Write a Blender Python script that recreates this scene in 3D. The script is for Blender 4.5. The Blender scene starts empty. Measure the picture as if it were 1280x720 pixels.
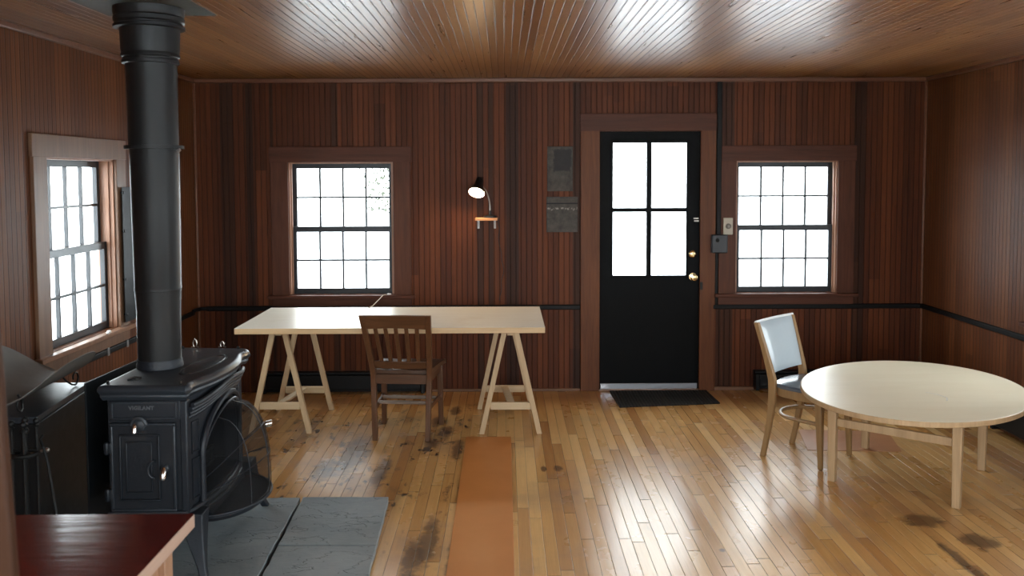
import bpy, bmesh, math, random
from mathutils import Vector, Matrix
random.seed(7)
C = bpy.context.scene.collection
PI = math.pi
D, XL, XR, HC, YF = 6.9016, -2.401, 3.279, 2.4485, -1.7     # back wall, side walls, ceiling height, wall behind the camera
TW = 0.14                                                      # wall thickness

# ------------------------------------------------------------------ node helpers
class NT:
    def __init__(s, name):
        s.m = bpy.data.materials.new(name); s.m.use_nodes = True
        s.t = s.m.node_tree; s.t.nodes.clear()
        s.out = s.t.nodes.new('ShaderNodeOutputMaterial')
    def n(s, typ, ins=None, **props):
        nd = s.t.nodes.new(typ)
        for k, v in props.items(): setattr(nd, k, v)
        for k, v in (ins or {}).items(): s.set(nd.inputs[k], v)
        return nd
    def set(s, sock, v):
        if isinstance(v, bpy.types.NodeSocket): s.t.links.new(v, sock)
        else:
            if sock.type == 'RGBA' and len(v) == 3: v = (*v, 1)
            sock.default_value = v
    def m2(s, op, a, b=0.0, c=0.0, clamp=False):
        nd = s.n('ShaderNodeMath', {0: a, 1: b, 2: c}, operation=op); nd.use_clamp = clamp
        return nd.outputs[0]
    def ss(s, x, a, b):                                        # smoothstep
        return s.n('ShaderNodeMapRange', {'Value': x, 'From Min': a, 'From Max': b}, interpolation_type='SMOOTHSTEP').outputs[0]
    def mix(s, f, a, b, mode='MIX'):
        nd = s.n('ShaderNodeMix', data_type='RGBA', blend_type=mode)
        s.set(nd.inputs[0], f); s.set(nd.inputs[6], a); s.set(nd.inputs[7], b)
        return nd.outputs[2]
    def xyz(s, v): return s.n('ShaderNodeSeparateXYZ', {0: v}).outputs
    def vec(s, x, y, z): return s.n('ShaderNodeCombineXYZ', {0: x, 1: y, 2: z}).outputs[0]
    def obj(s): return s.n('ShaderNodeTexCoord').outputs['Object']
    def noise(s, v, scale, detail=3, rough=.5, dist=0):
        return s.n('ShaderNodeTexNoise', {'Vector': v, 'Scale': scale, 'Detail': detail, 'Roughness': rough, 'Distortion': dist}).outputs['Fac']
    def wn(s, v): return s.n('ShaderNodeTexWhiteNoise', {'Vector': v}, noise_dimensions='3D').outputs['Value']
    def ramp(s, f, stops):
        nd = s.n('ShaderNodeValToRGB', {0: f}); e = nd.color_ramp.elements
        while len(e) < len(stops): e.new(.5)
        for el, (p, c) in zip(e, stops): el.position = p; el.color = (*c, 1)
        return nd.outputs[0]
    def bump(s, h, dist, strength=1):
        return s.n('ShaderNodeBump', {'Height': h, 'Distance': dist, 'Strength': strength}).outputs[0]
    def bsdf(s, col, rough=.5, metal=0, spec=.5, normal=None, **kw):
        nd = s.n('ShaderNodeBsdfPrincipled', {'Base Color': col, 'Roughness': rough, 'Metallic': metal, 'Specular IOR Level': spec})
        if normal: s.set(nd.inputs['Normal'], normal)
        for k, v in kw.items(): s.set(nd.inputs[k.replace('_', ' ')], v)
        s.t.links.new(nd.outputs[0], s.out.inputs[0]); return nd

def mat_bead(name, axis, w, c_dark, c_mid, c_light, rough=.38, bands=(), long=2, warp=0., spec=.5, groove=.65):
    """tongue and groove beaded boards: axis = object axis across the boards, long = axis along them"""
    t = NT(name); v = t.obj(); x = t.xyz(v); c = x[axis]; l = x[long]
    u = t.m2('DIVIDE', c, w); f = t.m2('FRACT', u); cell = t.m2('FLOOR', u)
    d = t.m2('ABSOLUTE', t.m2('SUBTRACT', f, .5))
    g = t.ss(d, .40, .475)
    board = t.m2('FLOOR', t.m2('DIVIDE', u, 2.0))
    rnd0 = t.wn(t.vec(board, 3.7, 1.1))
    piece = t.m2('FLOOR', t.m2('DIVIDE', t.m2('ADD', l, t.m2('MULTIPLY', rnd0, 7.0)), 3.1))
    rnd = t.wn(t.vec(board, piece, 9.3))
    gv = t.vec(t.m2('MULTIPLY', c, 45.0), t.m2('MULTIPLY', l, 1.6), t.m2('MULTIPLY', rnd, 30.0))
    grain = t.noise(gv, 1.0, 4, .6, .6)
    fine = t.noise(t.vec(t.m2('MULTIPLY', c, 240.0), t.m2('MULTIPLY', l, 6.0), rnd), 1.0, 2)
    k = t.m2('ADD', t.m2('ADD', t.m2('MULTIPLY', rnd, .34), t.m2('MULTIPLY', grain, .5)), .08)
    col = t.ramp(k, [(.18, c_dark), (.5, c_mid), (.82, c_light)])
    col = t.mix(t.m2('MULTIPLY', t.ss(fine, .5, .75), .3), col, (c_dark[0]*.6, c_dark[1]*.6, c_dark[2]*.6))
    for (a, b) in bands:                                       # boards stained much darker than the rest
        msk = t.m2('COMPARE', c, (a+b)/2, abs(b-a)/2)
        col = t.mix(t.m2('MULTIPLY', msk, .62), col, (.012, .007, .005))
    col = t.mix(t.m2('MULTIPLY', g, groove), col, (c_dark[0]*.22, c_dark[1]*.2, c_dark[2]*.2))
    h = t.m2('SUBTRACT', t.m2('MULTIPLY', fine, .06), g)
    nrm = t.bump(h, .004, 1)
    if warp:
        wv = t.vec(t.m2('MULTIPLY', c, 5.0), t.m2('MULTIPLY', l, .9), t.m2('MULTIPLY', board, .13))
        hh = t.m2('ADD', t.m2('MULTIPLY', t.noise(wv, 1.0, 2), warp), t.m2('MULTIPLY', t.wn(t.vec(board, 8.8, 2.2)), .0))
        b2 = t.n('ShaderNodeBump', {'Height': hh, 'Distance': 1.0, 'Strength': 1.0, 'Normal': nrm}); nrm = b2.outputs[0]
    r = t.m2('ADD', rough, t.m2('MULTIPLY', t.m2('SUBTRACT', grain, .5), .2))
    t.bsdf(col, r, 0, spec, nrm); return t.m

def mat_wood(name, c1, c2, rough=.4, axis=2, scale=1.0, spec=.5, stretch=14.0, wear=None):
    t = NT(name); x = list(t.xyz(t.obj()))
    for i in range(3):
        x[i] = t.m2('MULTIPLY', x[i], (2.0 if i == axis else 2.0*stretch)*scale)
    v = t.vec(*x)
    g = t.noise(v, 1.0, 4, .6, .8); f = t.noise(v, 4.0, 2)
    col = t.ramp(t.m2('ADD', t.m2('MULTIPLY', g, .75), t.m2('MULTIPLY', f, .25)), [(.3, c1), (.7, c2)])
    if wear:
        col = t.mix(t.ss(t.noise(t.obj(), 3.0, 5, .7), .55, .7), col, wear)
    t.bsdf(col, t.m2('ADD', rough-.06, t.m2('MULTIPLY', f, .14)), 0, spec, t.bump(g, .0006)); return t.m

def mat_plain(name, col, rough=.5, metal=0, spec=.5, mottle=.25, scale=20, bump=0, **kw):
    t = NT(name); n = t.noise(t.obj(), scale, 4, .6)
    c = t.mix(t.m2('MULTIPLY', n, mottle*2), col, tuple(v*.55 for v in col))
    t.bsdf(c, t.m2('ADD', rough-.07, t.m2('MULTIPLY', n, .14)), metal, spec, t.bump(n, bump) if bump else None, **kw); return t.m

def mat_glass(name):
    t = NT(name)
    tr = t.n('ShaderNodeBsdfTransparent', {'Color': (.97, .985, .98)}); gl = t.n('ShaderNodeBsdfGlossy', {'Roughness': .02})
    g = t.n('ShaderNodeNewGeometry')                           # thin pane: same Schlick reflectance on both faces
    c = t.m2('ABSOLUTE', t.n('ShaderNodeVectorMath', {0: g.outputs['Incoming'], 1: g.outputs['Normal']}, operation='DOT_PRODUCT').outputs['Value'])
    fr = t.m2('ADD', .04, t.m2('MULTIPLY', .96, t.m2('POWER', t.m2('SUBTRACT', 1.0, c), 5.0)))
    mx = t.n('ShaderNodeMixShader', {0: fr, 1: tr.outputs[0], 2: gl.outputs[0]})
    t.t.links.new(mx.outputs[0], t.out.inputs[0]); return t.m

def mat_mesh(name):
    t = NT(name)
    tr = t.n('ShaderNodeBsdfTransparent'); di = t.n('ShaderNodeBsdfPrincipled', {'Base Color': (.014, .014, .015, 1), 'Roughness': .7, 'Specular IOR Level': .1})
    mx = t.n('ShaderNodeMixShader', {0: .42, 1: tr.outputs[0], 2: di.outputs[0]})
    t.t.links.new(mx.outputs[0], t.out.inputs[0]); return t.m

def mat_emit(name, col, s):
    t = NT(name); e = t.n('ShaderNodeEmission', {'Color': (*col, 1), 'Strength': s}); t.t.links.new(e.outputs[0], t.out.inputs[0]); return t.m

def mat_floor():
    t = NT('strip_flooring'); v = t.obj(); X, Y, Z = t.xyz(v)
    w = .0585
    u = t.m2('DIVIDE', X, w); row = t.m2('FLOOR', u); f = t.m2('FRACT', u)
    r0 = t.wn(t.vec(row, 2.3, 5.1))
    yy = t.m2('DIVIDE', t.m2('ADD', Y, t.m2('MULTIPLY', r0, 9.0)), 1.15)
    pl = t.m2('FLOOR', yy); fy = t.m2('FRACT', yy)
    rnd = t.wn(t.vec(row, pl, 1.7)); rnd2 = t.wn(t.vec(row, pl, 6.1))
    gap = t.ss(t.m2('ABSOLUTE', t.m2('SUBTRACT', f, .5)), .465, .495)
    gape = t.ss(t.m2('ABSOLUTE', t.m2('SUBTRACT', fy, .5)), .4965, .4995)
    gapw = t.m2('MULTIPLY', gap, t.m2('ADD', .35, t.m2('MULTIPLY', t.wn(t.vec(row, 4.4, 8.0)), .65)))
    gaps = t.m2('MAXIMUM', gapw, t.m2('MULTIPLY', gape, .8))
    gv = t.vec(t.m2('MULTIPLY', X, 55.0), t.m2('MULTIPLY', Y, 2.2), t.m2('MULTIPLY', rnd, 40.0))
    grain = t.noise(gv, 1.0, 4, .6, .7)
    fine = t.noise(t.vec(t.m2('MULTIPLY', X, 300.0), t.m2('MULTIPLY', Y, 7.0), rnd), 1.0, 2)
    k = t.m2('ADD', t.m2('MULTIPLY', rnd, .5), t.m2('MULTIPLY', grain, .5))
    col = t.ramp(k, [(.15, (.42, .205, .062)), (.5, (.60, .34, .118)), (.85, (.72, .46, .185))])
    # a few redder boards
    col = t.mix(t.m2('MULTIPLY', t.ss(rnd2, .72, .95), .45), col, (.30, .115, .035))
    col = t.mix(t.m2('MULTIPLY', t.ss(fine, .5, .8), .22), col, (.2, .09, .03))
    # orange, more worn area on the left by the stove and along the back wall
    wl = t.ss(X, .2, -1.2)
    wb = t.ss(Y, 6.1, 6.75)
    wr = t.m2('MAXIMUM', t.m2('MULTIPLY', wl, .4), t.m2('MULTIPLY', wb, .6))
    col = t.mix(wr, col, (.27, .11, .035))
    # greyish purple traffic wear
    nz = t.noise(v, 1.7, 5, .62)
    col = t.mix(t.m2('MULTIPLY', t.ss(nz, .5, .68), .32), col, (.20, .13, .10))
    # old soot and ink spots round the desk and stove
    reg = t.m2('MULTIPLY', t.ss(X, .12, -.3), t.m2('MULTIPLY', t.ss(Y, 3.4, 4.6), t.ss(Y, 6.7, 6.1)))
    sv = t.vec(t.m2('MULTIPLY', X, 1.0), t.m2('MULTIPLY', Y, .45), 0.0)
    sp = t.noise(sv, 17.0, 3, .6); big = t.noise(sv, 3.2, 4, .6)
    spots = t.m2('MULTIPLY', t.ss(sp, .55, .66), t.ss(big, .40, .56))
    st = t.m2('MULTIPLY', reg, t.m2('ADD', t.m2('MULTIPLY', spots, .95), t.m2('MULTIPLY', t.ss(big, .5, .72), .5)), clamp=True)
    col = t.mix(st, col, (.045, .025, .018))
    # large individual stains, and dark patches in front of the round table
    blobs = [(-.40, 5.78, .055, .17), (-.46, 6.05, .07, .12), (-.36, 6.33, .045, .14), (-.30, 5.42, .035, .22), (-.47, 5.55, .05, .12),
             (-.36, 4.05, .05, .3), (-.93, 5.35, .10, .40), (-1.05, 5.05, .08, .22), (-.42, 3.85, .05, .2), (-.22, 3.7, .05, .35), (-.72, 5.0, .05, .3),
             (2.19, 4.0, .09, .10), (2.05, 4.25, .11, .09), (2.0, 3.75, .03, .28), (1.05, 4.9, .012, .012), (.98, 3.92, .016, .02), (.30, 5.05, .03, .05), (.22, 5.05, .02, .06),
             (2.62, 4.0, .05, .03)]
    dn = t.m2('MULTIPLY', t.m2('SUBTRACT', t.noise(v, 14.0, 4, .65), .5), 1.7)
    for (bx, by, ra, rb) in blobs:
        q = t.m2('ADD', t.m2('POWER', t.m2('DIVIDE', t.m2('SUBTRACT', X, bx), ra), 2.0), t.m2('POWER', t.m2('DIVIDE', t.m2('SUBTRACT', Y, by), rb), 2.0))
        q = t.m2('ADD', t.m2('SQRT', q), dn)
        col = t.mix(t.m2('MULTIPLY', t.ss(q, 1.15, .55), .72), col, (.05, .026, .018))
    col = t.mix(t.m2('MULTIPLY', gaps, .93), col, (.025, .015, .008))
    rough = t.m2('ADD', .175, t.m2('ADD', t.m2('MULTIPLY', nz, .14), t.m2('MULTIPLY', rnd, .07)))
    h = t.m2('SUBTRACT', t.m2('ADD', t.m2('MULTIPLY', grain, .04), t.m2('MULTIPLY', rnd, .05)), gaps)
    nb = t.bump(h, .002)
    wv = t.noise(t.vec(t.m2('MULTIPLY', X, 9.0), t.m2('MULTIPLY', Y, 1.2), t.m2('MULTIPLY', row, .3)), 1.0, 1)
    nb = t.n('ShaderNodeBump', {'Height': wv, 'Distance': .0025, 'Strength': 1.0, 'Normal': nb}).outputs[0]
    t.bsdf(col, rough, 0, .65, nb); return t.m

def mat_slate():
    t = NT('slate'); v = t.obj(); n = t.noise(v, 2.2, 6, .65, .4); n2 = t.noise(v, 16.0, 4, .6); n3 = t.noise(v, 46.0, 3)
    col = t.ramp(n, [(.3, (.15, .18, .195)), (.55, (.20, .235, .25)), (.75, (.26, .29, .30))])
    col = t.mix(t.m2('MULTIPLY', t.ss(n2, .58, .72), .35), col, (.24, .25, .25))
    col = t.mix(t.m2('MULTIPLY', t.ss(n3, .66, .74), .55), col, (.03, .03, .03))
    X, Y, Z = t.xyz(v)
    crack = t.m2('ABSOLUTE', t.m2('SUBTRACT', t.noise(t.vec(t.m2('MULTIPLY', X, 1.0), t.m2('MULTIPLY', Y, 2.5), 0.0), 1.6, 4, .6), .5))
    cr = t.ss(crack, .006, .001)
    col = t.mix(t.m2('MULTIPLY', cr, .25), col, (.06, .066, .07))
    t.bsdf(col, .5, 0, .4, t.bump(t.m2('SUBTRACT', t.m2('ADD', t.m2('MULTIPLY', n2, .4), n), cr), .006)); return t.m

def mat_cast(name, col=(.016, .0195, .026), rough=.42, spec=.4):
    t = NT(name); v = t.obj(); n = t.noise(v, 7.0, 5, .65); n2 = t.noise(v, 90.0, 2)
    c = t.mix(t.m2('MULTIPLY', t.ss(n, .55, .75), .5), col, (.055, .05, .048))
    t.bsdf(c, t.m2('ADD', rough-.08, t.m2('MULTIPLY', n, .2)), .25, spec, t.bump(n2, .0008)); return t.m

def mat_plaque(name, seed, dark_split):
    t = NT(name); v = t.obj(); X, Y, Z = t.xyz(v)
    n = t.noise(t.vec(t.m2('ADD', X, seed), Y, Z), 18.0, 5, .7); n2 = t.noise(t.vec(X, seed, Z), 60.0, 3)
    col = t.ramp(n, [(.3, (.035, .03, .026)), (.6, (.075, .065, .055)), (.8, (.11, .095, .08))])
    if dark_split:                                             # upper half carries a nearly black square stain
        nd_ = t.m2('MULTIPLY', t.m2('SUBTRACT', t.noise(v, 22.0, 4, .7), .5), .07)
        inside = t.m2('MULTIPLY', t.ss(t.m2('ABSOLUTE', t.m2('ADD', t.m2('SUBTRACT', X, .447), nd_)), .076, .058), t.ss(t.m2('ABSOLUTE', t.m2('ADD', t.m2('SUBTRACT', Z, 1.815), nd_)), .098, .076))
        col = t.mix(t.m2('MULTIPLY', inside, .85), col, (.016, .016, .016))
    else:                                                      # a dark rule near the top, pale chalky scrawl under it
        col = t.mix(t.m2('COMPARE', Z, 1.478, .005), col, (.01, .01, .01))
        zz = t.m2('ADD', Z, t.m2('MULTIPLY', t.m2('SUBTRACT', t.noise(t.vec(t.m2('MULTIPLY', X, 70.0), seed, 0.0), 1.0, 3), .5), .07))
        msk = t.m2('MULTIPLY', t.m2('COMPARE', zz, 1.437, .007), t.ss(n2, .44, .56))
        col = t.mix(t.m2('MULTIPLY', msk, .8), col, (.30, .28, .24))
    t.bsdf(col, .6, 0, .3, t.bump(n, .002)); return t.m

def mat_mat():
    t = NT('ribbed_rubber'); X, Y, Z = t.xyz(t.obj())
    s = t.m2('SINE', t.m2('MULTIPLY', X, 260.0)); n = t.noise(t.obj(), 60.0, 3)
    col = t.mix(t.m2('MULTIPLY', t.ss(s, -.2, .6), .6), (.012, .011, .010), (.045, .042, .038))
    col = t.mix(t.m2('MULTIPLY', t.ss(n, .55, .75), .5), col, (.07, .06, .05))
    t.bsdf(col, .8, 0, .2, t.bump(s, .002)); return t.m

# ------------------------------------------------------------------ geometry helpers
class MB:
    def __init__(s): s.bm = bmesh.new()
    def poly(s, pts):
        vs = [s.bm.verts.new(p) for p in pts]; return s.bm.faces.new(vs)
    def hull8(s, p):                                           # 8 corners: bottom 4 (ccw) then top 4
        v = [s.bm.verts.new(q) for q in p]
        for f in ((3,2,1,0),(4,5,6,7),(0,1,5,4),(1,2,6,5),(2,3,7,6),(3,0,4,7)): s.bm.faces.new([v[i] for i in f])
    def box(s, x0, x1, y0, y1, z0, z1):
        x0, x1 = sorted((x0, x1)); y0, y1 = sorted((y0, y1)); z0, z1 = sorted((z0, z1))
        s.hull8([(x0,y0,z0),(x1,y0,z0),(x1,y1,z0),(x0,y1,z0),(x0,y0,z1),(x1,y0,z1),(x1,y1,z1),(x0,y1,z1)]); return s
    def bar(s, a, b, w, h, w2=None, h2=None, side=None):
        """rectangular bar a->b, w along side direction, h along the third"""
        a, b = Vector(a), Vector(b); d = (b-a).normalized()
        sd = Vector(side) if side else (Vector((0,0,1)).cross(d) if abs(d.z) < .95 else Vector((1,0,0)))
        sd = (sd - d*sd.dot(d)).normalized(); up = d.cross(sd)
        w2 = w if w2 is None else w2; h2 = h if h2 is None else h2
        q = [(-1,-1),(1,-1),(1,1),(-1,1)]
        s.hull8([a+sd*i*w/2+up*j*h/2 for i, j in q] + [b+sd*i*w2/2+up*j*h2/2 for i, j in q]); return s
    def leg(s, a, b, w, h, w2, h2, side, fwd):
        """bar with horizontal ends: cross-section spans side and fwd at both ends"""
        a, b, sd, fw = Vector(a), Vector(b), Vector(side), Vector(fwd); q = [(-1,-1),(1,-1),(1,1),(-1,1)]
        s.hull8([a+sd*i*w/2+fw*j*h/2 for i, j in q] + [b+sd*i*w2/2+fw*j*h2/2 for i, j in q]); return s
    def tube(s, pts, r, seg=10, caps=True, closed=False):
        pts = [Vector(p) for p in pts]; n = len(pts)
        rs = r if isinstance(r, (list, tuple)) else [r]*n
        rings = []; prev = None
        for i, p in enumerate(pts):
            if closed: d = (pts[(i+1) % n]-pts[i-1]).normalized()
            else: d = ((pts[min(i+1,n-1)]-pts[max(i-1,0)])).normalized()
            if prev is None:
                prev = Vector((0,0,1)).cross(d) if abs(d.z) < .9 else Vector((1,0,0)).cross(d)
            prev = (prev - d*prev.dot(d)).normalized(); up = d.cross(prev)
            rings.append([s.bm.verts.new(p + (prev*math.cos(2*PI*k/seg)+up*math.sin(2*PI*k/seg))*rs[i]) for k in range(seg)])
        for i in range(n if closed else n-1):
            A, B = rings[i], rings[(i+1) % n]
            for k in range(seg): s.bm.faces.new((A[k], A[(k+1)%seg], B[(k+1)%seg], B[k]))
        if caps and not closed: s.bm.faces.new(rings[0][::-1]); s.bm.faces.new(rings[-1])
        return s
    def lathe(s, prof, o, axis=(0,0,1), seg=40, caps=True):
        """prof: (radius, distance along axis)"""
        o, ax = Vector(o), Vector(axis).normalized()
        a = ax.orthogonal().normalized(); b = ax.cross(a); rings = []
        for r, h in prof:
            r = max(r, 1e-4)
            rings.append([s.bm.verts.new(o+ax*h+(a*math.cos(2*PI*k/seg)+b*math.sin(2*PI*k/seg))*r) for k in range(seg)])
        for A, B in zip(rings, rings[1:]):
            for k in range(seg): s.bm.faces.new((A[k], A[(k+1)%seg], B[(k+1)%seg], B[k]))
        if caps: s.bm.faces.new(rings[0][::-1]); s.bm.faces.new(rings[-1])
        return s
    def prism(s, out, d):
        """closed outline (3-D points) extruded by vector d"""
        d = Vector(d); a = [s.bm.verts.new(p) for p in out]; b = [s.bm.verts.new(Vector(p)+d) for p in out]; n = len(a)
        s.bm.faces.new(a[::-1]); s.bm.faces.new(b)
        for i in range(n): s.bm.faces.new((a[i], a[(i+1)%n], b[(i+1)%n], b[i]))
        return s
    def loft(s, loops, caps=True):
        R = [[s.bm.verts.new(p) for p in L] for L in loops]; n = len(R[0])
        for A, B in zip(R, R[1:]):
            for k in range(n): s.bm.faces.new((A[k], A[(k+1)%n], B[(k+1)%n], B[k]))
        if caps: s.bm.faces.new(R[0][::-1]); s.bm.faces.new(R[-1])
        return s
    def grid(s, fn, nu, nv, thick=0.0):
        V = [[s.bm.verts.new(fn(i/nu, j/nv)) for j in range(nv+1)] for i in range(nu+1)]
        fs = [s.bm.faces.new((V[i][j], V[i+1][j], V[i+1][j+1], V[i][j+1])) for i in range(nu) for j in range(nv)]
        if thick: bmesh.ops.recalc_face_normals(s.bm, faces=fs); bmesh.ops.solidify(s.bm, geom=fs, thickness=thick)
        return s
    def sphere(s, c, r, seg=16, sc=(1,1,1)):
        bmesh.ops.create_uvsphere(s.bm, u_segments=seg, v_segments=max(8, seg//2), radius=r,
                                  matrix=Matrix.Translation(c) @ Matrix.Diagonal((*sc, 1))); return s

ORG = {}
def obj(name, mb, mat, parent=None, bevel=0.0, smooth=True, origin=None, seg=2, recalc=True):
    bm = mb.bm
    if recalc: bmesh.ops.recalc_face_normals(bm, faces=bm.faces[:])
    me = bpy.data.meshes.new(name)
    if parent is not None: o3 = ORG[parent.name]
    elif origin is not None: o3 = Vector(origin)
    else:
        xs = [v.co for v in bm.verts]
        o3 = Vector(((min(v.x for v in xs)+max(v.x for v in xs))/2, (min(v.y for v in xs)+max(v.y for v in xs))/2, min(v.z for v in xs)))
    for v in bm.verts: v.co -= o3
    bm.to_mesh(me); bm.free()
    if smooth:
        for p in me.polygons: p.use_smooth = True
        me.set_sharp_from_angle(angle=math.radians(32))
    o = bpy.data.objects.new(name, me); C.objects.link(o); me.materials.append(mat)
    if parent is not None: o.parent = parent
    else: o.location = o3
    ORG[o.name] = o3
    if bevel:
        b = o.modifiers.new('bevel', 'BEVEL'); b.width = bevel; b.segments = seg; b.limit_method = 'ANGLE'; b.angle_limit = math.radians(40); b.harden_normals = False
    return o

def thing(name, label, cat, loc, group=None):
    o = bpy.data.objects.new(name, None); C.objects.link(o); o.location = loc; o.empty_display_size = .1
    ORG[o.name] = Vector(loc); o['label'] = label; o['category'] = cat
    if group: o['group'] = group
    return o
def tag(o, label, cat, group=None):
    o['label'] = label; o['category'] = cat
    if group: o['group'] = group
    return o
def sroot(name, loc=(0,0,0)):
    o = bpy.data.objects.new(name, None); C.objects.link(o); o.location = loc; ORG[o.name] = Vector(loc); o['kind'] = 'structure'; return o
def struct(name, mb, mat, **kw):
    o = obj(name, mb, mat, origin=(0,0,0), **kw); o['kind'] = 'structure'; return o

# ------------------------------------------------------------------ materials
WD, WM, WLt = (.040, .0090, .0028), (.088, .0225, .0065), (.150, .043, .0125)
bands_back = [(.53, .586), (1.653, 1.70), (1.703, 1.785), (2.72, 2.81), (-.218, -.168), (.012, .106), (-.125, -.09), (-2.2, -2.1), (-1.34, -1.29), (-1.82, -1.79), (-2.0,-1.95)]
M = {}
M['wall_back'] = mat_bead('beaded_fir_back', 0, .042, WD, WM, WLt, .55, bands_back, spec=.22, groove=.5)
M['wall_side'] = mat_bead('beaded_fir_side', 1, .042, (.068, .019, .0055), (.122, .039, .0115), (.19, .067, .021), .5, spec=.22)
M['ceiling'] = mat_bead('beaded_fir_ceiling', 0, .044, (.15, .055, .015), (.26, .108, .032), (.38, .18, .058), .31, (), 1, .006, spec=.4)
M['casing'] = mat_wood('stained_casing', (.060, .018, .0085), (.105, .034, .015), .5, 2, spec=.25)
M['casing_h'] = mat_wood('stained_casing_across', (.055, .0165, .008), (.095, .030, .014), .5, 0, spec=.25)
M['casing_left'] = mat_wood('worn_casing', (.12, .06, .032), (.20, .105, .058), .42, 2)
M['casing_door'] = mat_wood('door_casing_wood', (.085, .026, .009), (.155, .052, .017), .48, 2, spec=.25)
M['jamb'] = mat_wood('jamb_wood', (.22, .10, .055), (.34, .17, .10), .45, 2)
M['stool'] = mat_wood('window_stool_wood', (.20, .10, .06), (.32, .18, .11), .35, 0)
M['cornice'] = mat_wood('cornice_wood', (.10, .038, .018), (.17, .065, .03), .38, 0)
M['shoe'] = mat_wood('shoe_mould', (.13, .06, .03), (.20, .10, .055), .5, 0)
M['sash'] = mat_plain('black_sash_paint', (.012, .014, .018), .32)
M['door'] = mat_plain('black_door_paint', (.0035, .0037, .0042), .5, spec=.08, mottle=.15)
M['white_out'] = mat_plain('white_outside_paint', (.70, .74, .74), .5, mottle=.05)
M['glass'] = mat_glass('window_glass')
M['floor'] = mat_floor()
M['snow'] = mat_plain('snow', (.82, .85, .88), .8, mottle=.05, scale=1.5)
M['black_metal'] = mat_plain('black_enamel', (.007, .0075, .008), .45, spec=.25)
M['shield'] = mat_plain('black_sheet_metal', (.006, .008, .010), .45, 0, spec=.2)
M['heater'] = mat_plain('black_heater_paint', (.005, .0055, .0065), .45, spec=.3)
M['conduit'] = mat_plain('black_raceway', (.006, .0055, .0055), .5, spec=.2)
M['clip'] = mat_plain('zinc_clip', (.5, .5, .5), .35, .8)
M['cast'] = mat_cast('cast_iron')
M['cast_top'] = mat_cast('cast_iron_top', (.032, .038, .047), .33)
M['cast_dark'] = mat_cast('sooty_iron', (.010, .010, .010), .7, .3)
M['letter'] = mat_cast('cast_lettering', (.11, .115, .125), .4)
M['pipe'] = mat_plain('black_stovepipe', (.011, .011, .0115), .42, 0, spec=.28, mottle=.3, scale=6)
M['plate_grey'] = mat_plain('dull_grey_plate', (.085, .088, .075), .5, spec=.3)
M['nickel'] = mat_plain('nickel', (.72, .70, .68), .18, 1.0, mottle=.1)
M['brass'] = mat_plain('polished_brass', (.80, .62, .33), .2, 1.0, mottle=.1)
M['mesh'] = mat_mesh('spark_mesh')
M['slate'] = mat_slate()
M['slate_edge'] = M['slate']
M['pine'] = mat_wood('raw_pine', (.43, .29, .16), (.54, .39, .23), .5, 2)
M['pine_h'] = mat_wood('raw_pine_across', (.45, .32, .18), (.58, .44, .28), .5, 0)
M['desktop'] = mat_wood('pale_birch_top', (.74, .69, .59), (.80, .76, .66), .33, 0, wear=(.72, .66, .54))
M['desk_edge'] = mat_wood('birch_edge', (.50, .33, .17), (.62, .43, .24), .45, 0)
M['birch'] = mat_wood('oval_top_birch', (.76, .67, .49), (.82, .74, .57), .33, 0, scale=.7, stretch=6)
M['birch_leg'] = mat_wood('table_leg_wood', (.36, .23, .12), (.50, .34, .19), .42, 2)
M['oak'] = mat_wood('dark_oak', (.060, .024, .010), (.125, .052, .022), .34, 2)
M['oak_h'] = mat_wood('dark_oak_across', (.060, .024, .010), (.125, .052, .022), .34, 0)
M['oak_worn'] = mat_wood('worn_oak_rung', (.13, .09, .065), (.24, .18, .14), .4, 0)
M['maple'] = mat_wood('brown_maple', (.22, .125, .05), (.33, .20, .09), .36, 2)
M['vinyl'] = mat_plain('pale_blue_vinyl', (.46, .53, .58), .22, mottle=.06, scale=40)
M['vinyl_dark'] = mat_plain('slate_blue_vinyl', (.10, .125, .16), .2, mottle=.06, scale=40)
M['vinyl_trim'] = mat_plain('white_welting', (.72, .74, .74), .35, mottle=.05)
M['red_top'] = mat_wood('oxblood_top', (.045, .005, .004), (.085, .010, .007), .14, 0, spec=.3)
M['red_edge'] = mat_wood('raw_table_edge', (.36, .245, .19), (.45, .31, .24), .5, 1)
M['red_leg'] = mat_wood('raw_table_leg', (.26, .14, .08), (.36, .20, .12), .5, 2)
M['plank'] = mat_wood('plank_wood', (.030, .0105, .0042), (.048, .018, .007), .5, 2, spec=.15)
M['hardboard'] = mat_plain('orange_hardboard', (.50, .185, .045), .42, spec=.35, mottle=.18, scale=5)
M['patch'] = mat_plain('reddish_ply', (.45, .20, .085), .38, mottle=.2, scale=5)
M['rubber'] = mat_mat()
M['lamp'] = mat_plain('black_lamp_paint', (.010, .009, .009), .35)
M['steel'] = mat_plain('gooseneck_steel', (.42, .38, .34), .3, .9)
M['lamp_in'] = mat_plain('white_lamp_lining', (.8, .78, .72), .5, mottle=.02)
M['bulb'] = mat_emit('lit_bulb', (1.0, .72, .42), 160.0)
M['shelf'] = mat_wood('little_shelf_wood', (.36, .16, .06), (.48, .23, .09), .4, 0)
M['plate'] = mat_plain('beige_plate', (.45, .40, .31), .4, mottle=.1)
M['dial'] = mat_plain('grey_dial', (.25, .23, .20), .35, .4)
M['junction'] = mat_plain('black_box', (.014, .016, .021), .4)
M['alu'] = mat_plain('aluminium_sweep', (.55, .57, .62), .3, .9, mottle=.1)
M['plaqueA'] = mat_plaque('old_black_board', 1.3, True)
M['plaqueB'] = mat_plaque('old_grey_board', 5.1, False)
M['cord'] = mat_plain('dark_cord', (.015, .012, .010), .6)
M['twine'] = mat_plain('pale_twine', (.45, .36, .27), .7)
M['white'] = mat_plain('white_chip', (.75, .74, .72), .5, mottle=.1)
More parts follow.
